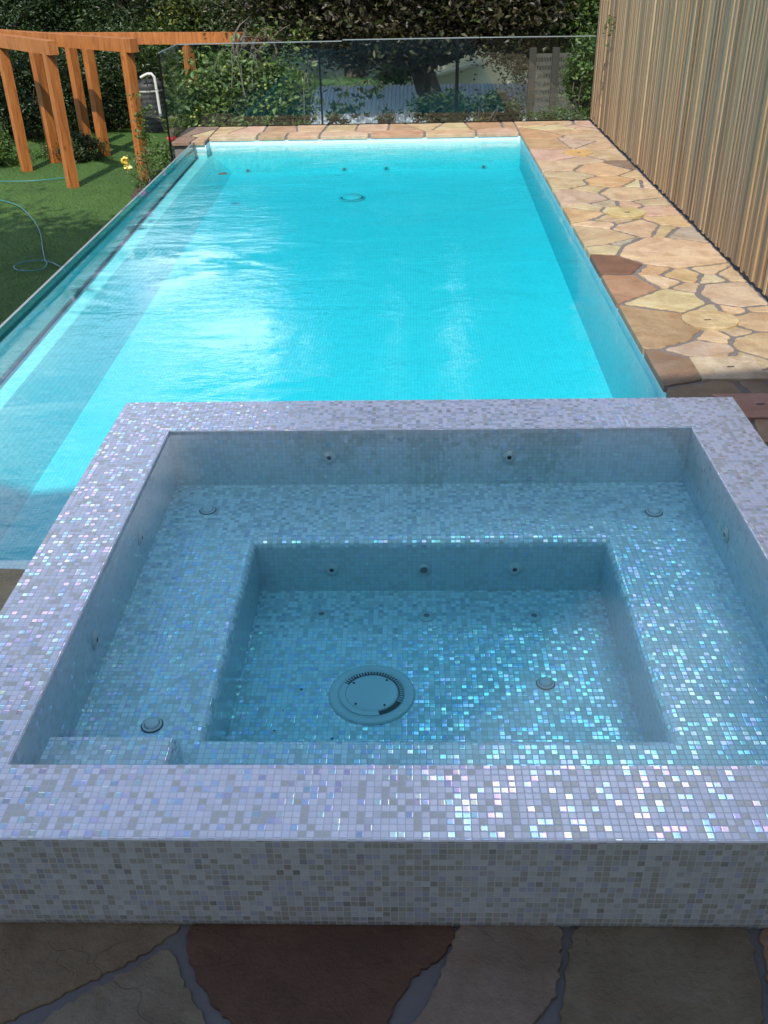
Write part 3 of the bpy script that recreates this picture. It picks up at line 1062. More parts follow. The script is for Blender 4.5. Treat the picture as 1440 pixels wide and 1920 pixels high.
# main drain: flange, open grille ring and domed cover
dc = Vector((-0.160, 2.80, FZ))
mb = MB()
mb.lathe(dc, (0, 0, 1), [(0.170, 0.001), (0.168, 0.007), (0.160, 0.009), (0.130, 0.009), (0.127, 0.004), (0.1, 0.003)], 56)
dr = mb.build('drain', M['plastic'], spa, smooth=True)
mb = MB()
mb.lathe(dc, (0, 0, 1), [(0.104, 0.004), (0.105, 0.007), (0.102, 0.010), (0.094, 0.012), (0.06, 0.013), (0.0001, 0.0135)], 56)
dm = mb.build('cover', M['plastic'], dr, smooth=True)
mb = MB()
mb.lathe(dc, (0, 0, 1), [(0.1265, 0.0062), (0.1050, 0.0062)], 56)
mb.build('slot', M['dark'], dr)
mb = MB()
for k in range(60):
    a = 2 * PI * k / 60
    if (math.degrees(a) + 25) % 360 < 178:
        mb.obox(dc + Vector((math.cos(a) * .1175, math.sin(a) * .1175, .009)), (math.cos(a) * .009, math.sin(a) * .009, 0), (-math.sin(a) * .0018, math.cos(a) * .0018, 0), (0, 0, .003))
mb.build('grille', M['plastic'], dr)
mb = MB()
t_ = dc + Vector((0, 0, .0105))
for k in range(30):
    a0, a1 = math.radians(153 + 132 * k / 30), math.radians(153 + 132 * (k + 1) / 30)
    ri, ro, zi = .1045, .1275, .0092
    mb.face([dc + Vector((math.cos(a0) * ri, math.sin(a0) * ri, zi)), dc + Vector((math.cos(a0) * ro, math.sin(a0) * ro, zi)), dc + Vector((math.cos(a1) * ro, math.sin(a1) * ro, zi)), dc + Vector((math.cos(a1) * ri, math.sin(a1) * ri, zi))])
mb.build('flange_tab', M['plastic'], dr)
for a in (0.9, 2.5, 4.0, 5.3):
    mb = MB()
    mb.lathe(dc + Vector((math.cos(a) * .092, math.sin(a) * .088, 0.0122)), (0, 0, 1), [(0.005, 0.0), (0.005, 0.002), (0.0001, 0.002)], 10)
    mb.build('screw_hole', M['dark'], dr)

prism('spa_water', [(IX0 - .005, IY0 - .005), (IX1 + .005, IY0 - .005), (IX1 + .005, IY1 + .005), (IX0 - .005, IY1 + .005)], FZ - .05, ST - 0.012, [M['spa_water'], M['spa_water_side']])

# ------------------------------------------------------------------ timber batten fence on the right
fe = MB()
random.seed(5)
y = 1.2
FCOL = [(0.27, 0.20, 0.125), (0.31, 0.225, 0.14), (0.24, 0.18, 0.12), (0.21, 0.175, 0.135), (0.30, 0.20, 0.115), (0.37, 0.28, 0.18), (0.165, 0.155, 0.14), (0.28, 0.21, 0.135), (0.12, 0.105, 0.09), (0.33, 0.22, 0.13), (0.25, 0.20, 0.14), (0.29, 0.22, 0.14), (0.13, 0.11, 0.09)]
FX = 2.61
last = None
while y < 14.76:
    w = random.choice([0.034, 0.038, 0.042, 0.042, 0.05, 0.075]) * random.uniform(.85, 1.1)
    dx = random.choice([-0.008, -0.004, 0.0, 0.0, 0.004, 0.006]) + random.uniform(-.003, .003)
    c = random.choice(FCOL)
    bq = random.uniform(.82, 1.38)
    c = tuple((q * .45 + k_ * .55) * bq * 1.08 for q, k_ in zip(c, (.31, .215, .120)))
    lean = random.uniform(-.002, .002)
    z0 = 0.015 + random.uniform(-0.004, 0.022)
    g = random.choice([0.002, 0.003, 0.004, 0.006])
    b = 0.0025
    P = [(FX + dx, y + b), (FX + dx + b, y), (FX + dx + .035, y), (FX + dx + .035, y + w), (FX + dx + b, y + w), (FX + dx, y + w - b)]
    n = len(P)
    T = [(p[0] + lean, p[1] + lean * 2, 2.75) for p in P]
    Bm = [(p[0], p[1], z0) for p in P]
    for i in range(n):
        j = (i + 1) % n
        fe.face([Bm[j], Bm[i], T[i], T[j]], col=c)
    fe.face(T, col=c)
    fe.face(Bm[::-1], col=c)
    y += w + g
FY1 = y
fence = tag(fe.build('fence', M['batten']), 'tall fence of upright weathered brown timber battens along the right side of the paving', 'fence')
bk = MB()  # dark sheet behind the battens, standing in for shade in the gaps
bk.box((FX + .06, 1.2, .02), (FX + .08, FY1, 2.72))
bk.build('gap_shade', M['dark'], fence)

# ------------------------------------------------------------------ glass fence at the far end
gf = empty('glass_fence', (-0.3, 14.78, 0), label='frameless glass safety fence with a bright top edge across the far end of the pool', cat='fence')
GY = 14.775


def panel(a, b, z0, z1a, z1b, th=0.012):
    """upright glass sheet from plan point a to b"""
    a, b = Vector(a), Vector(b)
    d = (b - a).normalized()
    n = Vector((-d.y, d.x)) * th / 2
    mb = MB()
    P = [a - n, b - n, b + n, a + n]
    zt = [z1a, z1b, z1b, z1a]
    V = [(p.x, p.y, z0) for p in P] + [(p.x, p.y, z) for p, z in zip(P, zt)]
    for q in ((0, 1, 5, 4), (2, 3, 7, 6), (1, 2, 6, 5), (3, 0, 4, 7), (0, 3, 2, 1), (4, 5, 6, 7)):
        mb.face([V[k] for k in q])
    o = mb.build('panel', M['glass'], gf)
    t = MB()
    n2 = n * 1.15
    P = [a - n2, b - n2, b + n2, a + n2]
    V = [(p.x, p.y, z - .001) for p, z in zip(P, zt)] + [(p.x, p.y, z + .011) for p, z in zip(P, zt)]
    for q in ((0, 1, 5, 4), (2, 3, 7, 6), (1, 2, 6, 5), (3, 0, 4, 7), (0, 3, 2, 1), (4, 5, 6, 7)):
        t.face([V[k] for k in q])
    t.build('top_edge', M['glass_edge'], o)
    return o


panel((-3.27, GY), (-0.945, GY), -0.05, 1.09, 1.09)
panel((-0.935, GY), (0.98, GY), -0.05, 1.105, 1.10)
panel((0.99, GY), (2.60, GY), -0.05, 1.10, 1.09)
panel((-3.27, GY), (-3.27, 13.62), -0.30, 1.09, 1.09)
mb = MB()
mb.box((-3.25, GY + .02, -.15), (2.6, GY + .05, 0.0))
mb.build('channel', M['black_metal'], gf)
for x, w in ((0.685, .024), (-1.285, .012)):
    mb = MB()
    mb.box((x - w, GY + .10, -.2), (x + w, GY + .16, 1.08))
    mb.build('post', M['black_metal'], gf)
mb = MB()
mb.box((-3.285, 13.60, -.30), (-3.262, 13.618, 1.09))
mb.build('edge_strip', M['black_metal'], gf)

# ------------------------------------------------------------------ pergola
pg = empty('pergola', (-5.6, 18, LZ), label='orange stained timber pergola of open beams on square posts across the lawn', cat='pergola')


def post(x, y, zt, ang, w=0.078):
    mb = MB()
    ax = Vector((math.cos(ang), math.sin(ang), 0)) * w
    ay = Vector((-math.sin(ang), math.cos(ang), 0)) * w
    mb.obox((x, y, (zt + LZ) / 2 - .02), ax, ay, (0, 0, (zt - LZ) / 2 + .02))
    mb.build('post', M['pergola'], pg)


def beam(a, b, zt, h=0.20, w=0.075):
    a, b = Vector((*a, zt - h / 2)), Vector((*b, zt - h / 2))
    d = (b - a)
    L = d.length
    d.normalize()
    mb = MB()
    n = Vector((-d.y, d.x, 0)) * w
    mb.obox((a + b) / 2, d * (L / 2), n, (0, 0, h / 2))
    mb.build('beam', M['pergola'], pg)


A, B = Vector((-5.72, 16.5)), Vector((-7.0, 17.9))
C_, E_ = Vector((-6.44, 19.85)), Vector((-4.59, 16.95))
D_, F_ = Vector((-5.92, 19.2)), Vector((-6.71, 18.65))
dAB = (A - B).normalized()
dCE = (E_ - F_).normalized()
angA = math.atan2(dAB.y, dAB.x)
angC = math.atan2(dCE.y, dCE.x)
for P, zt, an in ((A, .86, angA), (B, .86, angA), (C_, .68, angC), (E_, .84, angC), (D_, .68, angC), (F_, .84, angC)):
    post(P.x, P.y, zt, an)
post(-4.18, 19.76, .68, angC)
beam(A + dAB * .22, B - dAB * 3.0, 1.05)
beam(E_ + dCE * .22, F_ - dCE * 3.2, 1.02)
beam((-2.3, 19.35), (-8.6, 20.7), 0.88)

# ------------------------------------------------------------------ unseen house behind the camera, sized and turned to shade the spa
ho = empty('house', (1.5, -1.75, 0), label='unseen tall pale house behind the photographer, shading the spa', cat='house')
mb = MB()
mb.box((-13, -3.4, 0.0), (9, -3.1, 8.3))
mb.build('wall', M['render'], ho)
mb = MB()
mb.box((-13.4, -5.6, 8.3), (9.4, -1.75, 8.46))
mb.build('roof', M['soffit'], ho)
for x in (-5.5, -1.2, 3.1):
    mb = MB()
    mb.box((x, -3.095, .9), (x + 1.6, -3.06, 2.2))
    f = mb.build('window', M['black_metal'], ho)
    mb = MB()
    for k in (0, 1):
        mb.box((x + .06 + k * .77, -3.055, .96), (x + .77 + k * .77, -3.045, 2.14))
    mb.build('pane', M['tank'], f)


ho.rotation_euler.z = math.radians(9.9)

# ------------------------------------------------------------------ foliage
def leaves(name, P, S, cols, parent=None, mat='leaf', up=0.35, aspect=0.5, fold=0.25, droop=0.0, facing=0.0, pts=6):
    """P: N x 3 centres, S: leaf length; every leaf is a folded pointed blade of two quads"""
    N_ = len(P)
    P = np.asarray(P, float)
    d = rng.normal(size=(N_, 3))
    d[:, 2] = d[:, 2] * 0.6 - droop
    d /= np.linalg.norm(d, axis=1)[:, None]
    nrm = rng.normal(size=(N_, 3))
    nrm[:, 2] += up * 3
    nrm[:, 1] -= facing * 3
    s = np.cross(d, nrm)
    s /= np.linalg.norm(s, axis=1)[:, None] + 1e-9
    nn = np.cross(s, d)
    L = (np.asarray(S) * rng.uniform(.6, 1.3, N_))[:, None]
    W = L * aspect * rng.uniform(.75, 1.2, N_)[:, None]
    base = P - d * L * .5
    tip = P + d * L * .5 - nn * L * .1
    lft = P - d * L * .08 + s * W * .5 + nn * W * fold
    rgt = P - d * L * .08 - s * W * .5 + nn * W * fold
    V = np.stack([base, rgt, tip, lft], 1).reshape(-1, 3)
    me = bpy.data.meshes.new(name)
    me.vertices.add(N_ * 4)
    me.vertices.foreach_set('co', V.ravel())
    idx = np.arange(N_)[:, None] * 4 + np.array([[0, 1, 2, 0, 2, 3]])
    me.loops.add(N_ * 6)
    me.loops.foreach_set('vertex_index', idx.ravel().astype(np.int32))
    me.polygons.add(N_ * 2)
    me.polygons.foreach_set('loop_start', np.arange(0, N_ * 6, 3).astype(np.int32))
    me.polygons.foreach_set('loop_total', np.full(N_ * 2, 3, np.int32))
    me.update(calc_edges=True)
    cols = np.asarray(cols, float)
    k = rng.integers(0, len(cols), N_)
    cc = cols[k] * rng.uniform(.7, 1.35, (N_, 1))
    cc = np.concatenate([cc, np.ones((N_, 1))], 1)
    ca = me.color_attributes.new(name='Col', type='FLOAT_COLOR', domain='POINT')
    ca.data.foreach_set('color', np.repeat(cc, 4, 0).ravel())
    me.materials.append(M[mat])
    o = bpy.data.objects.new(name, me)
    COL.objects.link(o)
    if parent:
        o.parent = parent
        o.matrix_parent_inverse = Matrix.Translation(-Vector(parent.location))
    return o


def clumps(c, r, ncl, per, rc, shell=0.55, zmin=None):
    """points gathered in clumps spread through an ellipsoid"""
    c, r = np.array(c), np.array(r)
    d = rng.normal(size=(ncl, 3))
    d /= np.linalg.norm(d, axis=1)[:, None]
    rad = (shell + (1 - shell) * rng.uniform(size=(ncl, 1)) ** .6)
    ctr = c + d * rad * r
    rr_ = rc * rng.uniform(.5, 1.4, (ncl, 1))
    P = np.repeat(ctr, per, 0) + rng.normal(size=(ncl * per, 3)) * np.repeat(rr_, per, 0) * np.array([1, 1, .7])
    if zmin is not None:
        P = P[P[:, 2] > zmin]
    return P


def branchwork(mb, base, tips, r0, sag=0.0, n=5):
    for t in tips:
        t = Vector(t)
        b = Vector(base)
        pts, rad = [], []
        off = Vector((random.uniform(-.3, .3), random.uniform(-.3, .3), random.uniform(0, .4)))
        for i in range(n + 1):
            k = i / n
            pts.append(b.lerp(t, k) + off * math.sin(k * PI) + Vector((0, 0, -sag * k * k)) + Vector((random.uniform(-.05, .05),) * 3) * math.sin(k * PI))
            rad.append(r0 * (1 - .85 * k))
        mb.tube(pts, rad, 6)


def tree(name, label, cat, base, lo, hi, lowcol, group=None, trunk=0.16, limbs=9, sink=0):
    """lo/hi: list of (centre, radii, clumps, per clump, clump radius, leaf size) for the seen and the high crown"""
    t = empty(name, base, label=label, cat=cat, group=group)
    mb = MB()
    top = lo[0][0]
    bt = Vector((base[0] + (top[0] - base[0]) * .5, base[1] + (top[1] - base[1]) * .3, base[2] + 1.5))
    mb.tube([base, Vector(base).lerp(bt, .5) + Vector((.06, 0, 0)), bt], [trunk * 1.25, trunk, trunk * .85], 10)
    tips = []
    for (c, r, *_q) in lo + hi:
        for k in range(limbs):
            tips.append((c[0] + random.uniform(-.8, .8) * r[0], c[1] + random.uniform(-.8, .8) * r[1], c[2] + random.uniform(-.6, .9) * r[2]))
    branchwork(mb, bt, tips, trunk * .5)
    mb.build('trunk', M['bark'], t, smooth=True)
    P, S = [], []
    for (c, r, ncl, per, rc, sz) in lo + hi:
        q = clumps(c, r, ncl, per, rc, zmin=LZ + .05)
        P.append(q)
        S.append(np.full(len(q), sz))
    leaves('crown', np.concatenate(P), np.concatenate(S), lowcol, t)
    return t


DKG = [(0.030, 0.055, 0.018), (0.022, 0.042, 0.016), (0.045, 0.075, 0.022), (0.018, 0.034, 0.014)]
MDG = [(0.070, 0.130, 0.028), (0.050, 0.100, 0.022), (0.105, 0.160, 0.036), (0.034, 0.066, 0.018)]
OLG = [(0.085, 0.110, 0.055), (0.060, 0.085, 0.040), (0.110, 0.125, 0.060), (0.040, 0.060, 0.030)]
BCH = [(0.040, 0.034, 0.016), (0.030, 0.024, 0.015), (0.058, 0.058, 0.022), (0.022, 0.018, 0.012), (0.075, 0.066, 0.034), (0.035, 0.050, 0.016)]
APL = [(0.110, 0.165, 0.042), (0.075, 0.125, 0.032), (0.150, 0.185, 0.055), (0.045, 0.080, 0.024)]
YLG = [(0.20, 0.20, 0.04), (0.14, 0.16, 0.04), (0.06, 0.09, 0.03)]
random.seed(3)

tree('evergreen_tree', 'dense dark green tree at the far left behind the pergola', 'tree', (-9.6, 24.5, LZ),
     [((-9.6, 23.8, .6), (2.7, 1.4, 2.2), 330, 95, .30, .10)], [((-9.6, 24.3, 3.6), (2.6, 1.8, 2.0), 80, 60, .5, .22)], DKG)
tree('evergreen_tree', 'dense dark green tree behind the middle pergola posts', 'tree', (-6.2, 26.0, LZ),
     [((-6.4, 25.2, .9), (2.4, 1.3, 2.0), 300, 95, .28, .10)], [((-6.2, 25.8, 3.2), (2.4, 1.6, 1.6), 70, 60, .5, .22)], DKG)
tree('silver_green_tree', 'pale silvery green leafy tree above the left end of the glass fence', 'tree', (-3.6, 23.6, LZ),
     [((-3.3, 22.8, 1.5), (1.15, .9, 1.0), 150, 90, .20, .10)], [((-3.6, 23.3, 3.3), (1.3, 1.2, 1.3), 40, 50, .4, .2)], OLG, trunk=.12)
tree('yellow_leaved_tree', 'small tree with yellow green leaves between the dark tree and the silvery one', 'tree', (-4.9, 24.2, LZ),
     [((-4.75, 23.6, 1.35), (.75, .6, .8), 60, 70, .18, .10)], [((-4.9, 24.0, 2.7), (.8, .8, .9), 24, 40, .3, .16)], YLG + DKG[:2], trunk=.09)
tree('apple_tree', 'apple tree with arching bare twigs and pale leaves behind the left glass panel', 'tree', (-2.75, 17.2, LZ),
     [((-2.75, 17.0, .05), (1.15, .8, .72), 140, 55, .15, .105)], [((-2.3, 17.4, 1.0), (.5, .4, .3), 6, 26, .15, .10)], APL, trunk=.09, limbs=11)
tree('copper_beech', 'large copper beech with brownish purple leaves over the middle of the glass fence', 'tree', (.62, 19.0, LZ),
     [((-.2, 18.6, 1.75), (3.0, 1.3, 1.25), 420, 70, .26, .115), ((1.5, 18.4, 1.3), (1.2, .8, .75), 70, 60, .2, .11), ((-1.0, 18.9, .85), (1.0, .6, .5), 60, 60, .2, .11)],
     [((.6, 19.4, 4.9), (3.3, 2.0, 2.6), 110, 70, .55, .24), ((-1.75, 19.4, 7.2), (1.0, 1.2, 1.6), 34, 60, .42, .24), ((2.7, 19.4, 7.2), (1.0, 1.2, 1.8), 34, 60, .42, .24), ((.55, 19.4, 7.2), (.35, .6, 1.6), 10, 60, .32, .24), ((.30, 19.4, 9.8), (.55, .4, .45), 4, 22, .18, .17)], BCH, trunk=.24, limbs=14)
tree('leafy_tree', 'green leafy tree behind the right end of the glass fence next to the timber fence', 'tree', (3.2, 20.5, LZ),
     [((2.7, 19.5, 1.2), (1.3, .9, 1.25), 230, 80, .22, .10), ((3.6, 19.2, .2), (1.0, .8, 1.3), 120, 80, .22, .10)], [((3.4, 20.6, 4.2), (2.2, 1.6, 2.6), 90, 60, .5, .22)], MDG + BCH[:1], trunk=.16)
tree('broad_tree', 'dark broad tree farthest back in the middle, behind the copper beech', 'tree', (-1.6, 31.0, LZ),
     [((-1.2, 30.0, 2.3), (5.0, 1.5, 2.4), 330, 80, .4, .16)], [((-1.4, 31, 5.6), (4.2, 2.0, 2.6), 110, 60, .7, .34)], DKG, trunk=.3)
tree('broad_tree', 'dark broad tree farthest back on the right, behind the leafy tree', 'tree', (6.2, 30.0, LZ),
     [((5.8, 29.0, 1.6), (3.6, 1.5, 2.8), 300, 80, .4, .16)], [((6.0, 30, 6.5), (3.4, 2.0, 3.4), 90, 60, .7, .34)], DKG, trunk=.3)
tree('hedge_tree', 'dark tree farthest back on the left, behind the water tank', 'tree', (-8.5, 33.0, LZ),
     [((-8.5, 32.0, 1.0), (6.5, 1.5, 2.6), 420, 80, .4, .16)], [((-8.5, 33, 4.0), (6.0, 2.0, 1.5), 90, 60, .6, .34)], DKG, trunk=.3)
tree('shade_tree', 'unseen spreading tree added left of the lawn to shade its nearer half', 'tree', (-9.2, 5.0, LZ),
     [((-6.0, 5.2, 4.8), (1.7, 3.2, 1.3), 150, 60, .42, .22)], [((-8.2, 5.8, 5.6), (2.2, 3.0, 1.5), 120, 60, .5, .24)], MDG, trunk=.25)  # out of view, added for the shade on the nearer lawn


def shrub(name, label, cat, c, r, n, per, rc, sz, cols, stems=10, group=None, **k):
    z0 = c[2] - r[2]
    t = empty(name, (c[0], c[1], z0), label=label, cat=cat, group=group)
    mb = MB()
    branchwork(mb, (c[0], c[1], z0 - .05), [(c[0] + random.uniform(-.8, .8) * r[0], c[1] + random.uniform(-.8, .8) * r[1], c[2] + random.uniform(-.2, .9) * r[2]) for _ in range(stems)], .014, n=3)
    mb.build('stem', M['bark'], t)
    P = clumps(c, r, n, per, rc, .3, zmin=z0)
    leaves('foliage', P, np.full(len(P), sz), cols, t, **k)
    return t


shrub('shrub', 'dark round shrub at the foot of the leftmost pergola post', 'shrub', (-7.7, 18.5, -.95), (.42, .4, .32), 50, 60, .09, .06, MDG)
shrub('shrub', 'dark low shrub between the front pergola post and the posts behind it', 'shrub', (-6.25, 18.75, -.98), (.42, .35, .27), 50, 60, .08, .06, DKG)
shrub('shrub', 'small bright green shrub on the lawn behind the front pergola post', 'shrub', (-6.9, 19.2, -1.1), (.45, .25, .14), 34, 40, .06, .05, MDG)
shrub('tall_shrub', 'large dark shrub behind the left pergola posts', 'shrub', (-8.0, 21.4, -.3), (1.5, .8, 1.0), 160, 80, .2, .08, DKG, stems=22)
shrub('tall_shrub', 'grassy grey green shrub at the left edge of the lawn', 'shrub', (-8.9, 20.0, -.7), (.6, .5, .55), 70, 60, .13, .08, OLG, stems=14)
shrub('tall_shrub', 'dark leafy shrub under the second pergola beam', 'shrub', (-6.5, 22.4, -.2), (1.2, .7, 1.1), 140, 80, .2, .08, DKG, stems=22)
shrub('border_shrub', 'dark garden shrub beyond the lawn beside the water tank', 'shrub', (-5.5, 24.2, -.85), (.9, .5, .38), 70, 60, .14, .07, BCH, stems=12)
shrub('green_shrub', 'bright green bush behind the water tank', 'shrub', (-5.3, 23.6, -.1), (.9, .5, 1.1), 90, 70, .2, .09, MDG, stems=12)
shrub('branching_shrub', 'drooping leafy branch clump left of the glass fence corner', 'shrub', (-4.1, 17.8, -.75), (.35, .35, .5), 40, 40, .10, .10, APL, stems=12, droop=.6)
shrub('laurel_bush', 'dark bush in front of the corrugated shed roof beside the black post', 'shrub', (.55, 16.3, -.1), (.48, .3, .30), 60, 55, .10, .085, DKG, stems=14)
shrub('laurel_bush', 'dark bush in front of the shed roof, right of the black post', 'shrub', (1.45, 16.4, -.12), (.42, .3, .30), 45, 50, .10, .08, DKG, stems=12)
shrub('laurel_bush', 'small dark plant low in front of the middle of the shed roof', 'shrub', (-.38, 16.2, -.22), (.14, .2, .18), 14, 34, .06, .075, DKG, stems=7)
shrub('ground_plant', 'bright small leaved plant at the foot of the timber fence behind the glass', 'plant', (2.2, 15.3, -.12), (.48, .25, .2), 50, 50, .07, .055, MDG, stems=12)
shrub('conifer', 'bright green feathery conifer against the end of the timber fence', 'shrub', (2.68, 15.9, .45), (.22, .25, .62), 80, 60, .08, .07, MDG + [(0.12, 0.17, 0.05)], stems=14)
shrub('dry_plant', 'low yellowish plant just behind the glass at the right', 'plant', (1.02, 15.0, -.1), (.22, .12, .10), 12, 26, .05, .07, [(0.20, .13, .04), (0.12, .12, .03)], stems=9)
shrub('sunlit_bush', 'bright sunlit green bush above the ridge of the shed roof', 'shrub', (-.22, 24.6, -.25), (.75, .4, .42), 70, 60, .12, .085, [(0.10, 0.17, 0.05), (0.14, 0.20, 0.06), (0.08, .13, .05)], stems=10)
shrub('garden_shrub', 'tangled green shrub behind the left glass panel below the apple tree', 'shrub', (-2.6, 16.6, -.35), (.85, .45, .40), 90, 55, .13, .085, MDG + APL, stems=22)

# fig sprays hanging in front of the shed
fg = empty('fig_branch', (-1.25, 16.1, -.3), label='fig branch with lobed dark leaves hanging in front of the corrugated roof', cat='branch')
mb = MB()
mb.tube([(-1.32, 16.1, -.5), (-1.25, 16.1, -.1), (-1.05, 16.05, .25), (-1.15, 16.0, .65)], [.02, .016, .012, .006], 6)
mb.tube([(-1.0, 16.05, .3), (-.75, 16.0, .42), (-.6, 16.0, .35)], [.012, .009, .004], 6)
mb.build('stem', M['bark'], fg)
P = np.concatenate([np.array((-1.0, 16.0, .12)) + rng.normal(size=(34, 3)) * (.16, .1, .12), np.array((-.62, 16.0, .30)) + rng.normal(size=(16, 3)) * (.09, .06, .05), np.array((-1.2, 16.0, -.1)) + rng.normal(size=(16, 3)) * (.09, .06, .08)])
LP = []
for p in P:
    for a in (-.9, -.45, 0, .45, .9):
        LP.append(p + np.array((math.sin(a) * .045, 0, -math.cos(a) * .045)))
leaves('foliage', LP, np.full(len(LP), .10), DKG, fg, facing=.8, up=0, droop=1.2, aspect=.42)

# apples and bare arching twigs
at = bpy.data.objects['apple_tree']
mb = MB()
for k in range(20):
    x, z = random.uniform(-3.3, -1.6), random.uniform(-.1, .8)
    y = 16.3 + random.uniform(-.2, .3)
    w = random.uniform(-.5, .5)
    h = random.uniform(.2, .5)
    mb.tube([(x, y, z - .5), (x + w * .2, y, z), (x + w * .6, y, z + h * .5), (x + w, y - .05, z + h * .35), (x + w * 1.25, y - .1, z - .1)], [.008, .007, .005, .004, .002], 5)
mb.build('twigs', simple('bare twig', (0.14, 0.13, 0.105), .9), at)
for k in range(34):
    c = (random.uniform(-3.6, -2.2), 16.25 + random.uniform(-.15, .3), random.uniform(-.3, .9))
    mb = MB()
    mb.lathe(c, (0, 0, 1), [(.003, .019), (.015, .021), (.024, .009), (.024, -.006), (.015, -.021), (.003, -.022)], 10)
    mb.build('apple', simple('apple', random.choice([(0.20, .24, .05), (.24, .23, .05), (.30, .13, .04)]), .4) if k < 3 else bpy.data.materials[random.choice(['apple', 'apple.001', 'apple.002'])], at, smooth=True)

# rose bush
rb = empty('rose_bush', (-4.35, 16.2, LZ), label='rose bush with yellow, pink and red flowers at the foot of a pergola post', cat='rose bush')
mb = MB()
tips = [(-4.55 + random.uniform(-.1, .7), 16.2 + random.uniform(-.3, .6), LZ + random.uniform(.3, .75)) for _ in range(16)]
branchwork(mb, (-4.30, 16.2, LZ), tips, .010, n=4)
for dx in (.0, .05, -.04):   # climbing stems up the post
    mb.tube([(-4.40 + dx, 16.6, LZ), (-4.44 + dx, 16.7, -.6), (-4.43 - dx, 16.72, -.1), (-4.48 + dx, 16.73, .35)], [.009, .007, .005, .003], 5)
mb.build('stem', simple('rose stem', (.05, .08, .03), .7), rb)
P = np.concatenate([clumps((-4.15, 16.25, -.85), (.45, .45, .38), 60, 18, .09, .2, LZ), clumps((-4.42, 16.68, -.25), (.12, .08, .55), 16, 18, .05, .2)])
leaves('foliage', P, np.full(len(P), .06), MDG, rb)
FL = [((-4.66, 16.1, -.72), (0.80, .62, .16), .060), ((-4.59, 16.0, -.80), (0.82, .70, .30), .055), ((-3.98, 16.9, -.53), (.75, .04, .05), .045), ((-4.06, 16.9, -.53), (.75, .05, .06), .045),
      ((-3.98, 15.9, -.86), (.55, .02, .22), .045), ((-4.12, 15.0, -.98), (.60, .02, .30), .045), ((-4.06, 14.95, -1.0), (.55, .02, .26), .04), ((-4.3, 16.2, -1.05), (.5, .3, .5), .03)]
for c, col, r in FL:
    n_ = 34
    Q = np.array(c) + rng.normal(size=(n_, 3)) * r * .45
    leaves('flower', Q, np.full(n_, r * 1.1), [col], rb, mat='petal', aspect=.9, up=.6)
gb2 = MB()
for k in range(26):
    a0, a1 = 2 * PI * k / 26, 2 * PI * (k + 1) / 26
    f = lambda a: (-4.40 + math.cos(a) * .22 * (1 + .12 * math.sin(3 * a)), 16.3 + math.sin(a) * .75 * (1 + .1 * math.sin(5 * a)), LZ + .006)
    gb2.face([(-4.40, 16.3, LZ + .03), f(a0), f(a1)])
tag(gb2.build('flower_bed', M['earth']), kind='structure')

# soil bank beyond the glass fence
sbk = MB()
NX, NY = 34, 14
hf = lambda x, y: (-.16 - max(0, y - 15.2) * .34 + .05 * math.sin(x * 3.1) * math.sin(y * 2.3)) if y > 14.8 else -.16
G = [[(-3.2 + 9.2 * i / NX, 14.8 + 3.4 * j / NY) for i in range(NX + 1)] for j in range(NY + 1)]
for j in range(NY):
    for i in range(NX):
        q = [G[j][i], G[j][i + 1], G[j + 1][i + 1], G[j + 1][i]]
        sbk.face([(x, y, hf(x, y)) for x, y in q])
sbk.face([(-3.2, 14.8, LZ), (-3.2, 14.8, -.16), (-3.2, 18.2, hf(-3.2, 18.2)), (-3.2, 18.2, LZ)])
tag(sbk.build('soil_bank', M['earth'], merge=True), kind='structure')

# grass blades on the visible lawn
n_ = 150000
gx, gy = rng.uniform(-9.2, -3.0, n_), rng.uniform(7.5, 24.0, n_)
P = np.stack([gx, gy, np.full(n_, LZ + .012)], 1)
g_ = leaves('grass', P, np.full(n_, .035), [(0.046, 0.128, 0.014), (0.030, 0.092, 0.011), (0.070, 0.150, 0.025), (0.115, 0.135, 0.04)], up=0, aspect=.09, droop=-1.6)
tag(g_, kind='stuff', cat='grass', label='short mown green grass of the lawn beside the pool')

# ------------------------------------------------------------------ garden hose
def hose(name, pts, label):
    # smooth the path
    P = [Vector((x, y, LZ + .035)) for x, y in pts]
    Q = []
    for i in range(len(P) - 1):
        p0, p1, p2, p3 = P[max(i - 1, 0)], P[i], P[i + 1], P[min(i + 2, len(P) - 1)]
        for k in range(5):
            t = k / 5
            Q.append(.5 * ((2 * p1) + (p2 - p0) * t + (2 * p0 - 5 * p1 + 4 * p2 - p3) * t * t + (3 * p1 - p0 - 3 * p2 + p3) * t ** 3))
    Q.append(P[-1])
    mb = MB()
    mb.tube(Q, .0075, 8)
    return tag(mb.build(name, M['hose'], smooth=True), label, 'hose')


hose('garden_hose', [(-7.4, 16.1), (-6.982, 15.791), (-6.613, 15.512), (-6.16, 15.098), (-5.641, 14.251), (-5.272, 13.49), (-4.96, 12.669), (-4.765, 12.168), (-4.659, 11.93), (-4.645, 11.703), (-4.795, 11.643), (-4.963, 11.694), (-5.055, 11.856), (-4.993, 12.014), (-4.813, 12.099), (-4.647, 12.022), (-4.489, 11.853), (-4.2, 11.5), (-3.7, 11.2)],
     'turquoise garden hose curling in a loop on the lawn beside the glass wall')
hose('garden_hose', [(-7.6, 16.95), (-7.341, 16.957), (-6.842, 16.88), (-6.439, 16.935), (-5.9, 17.2)], 'short straight run of turquoise hose reaching the front pergola post')

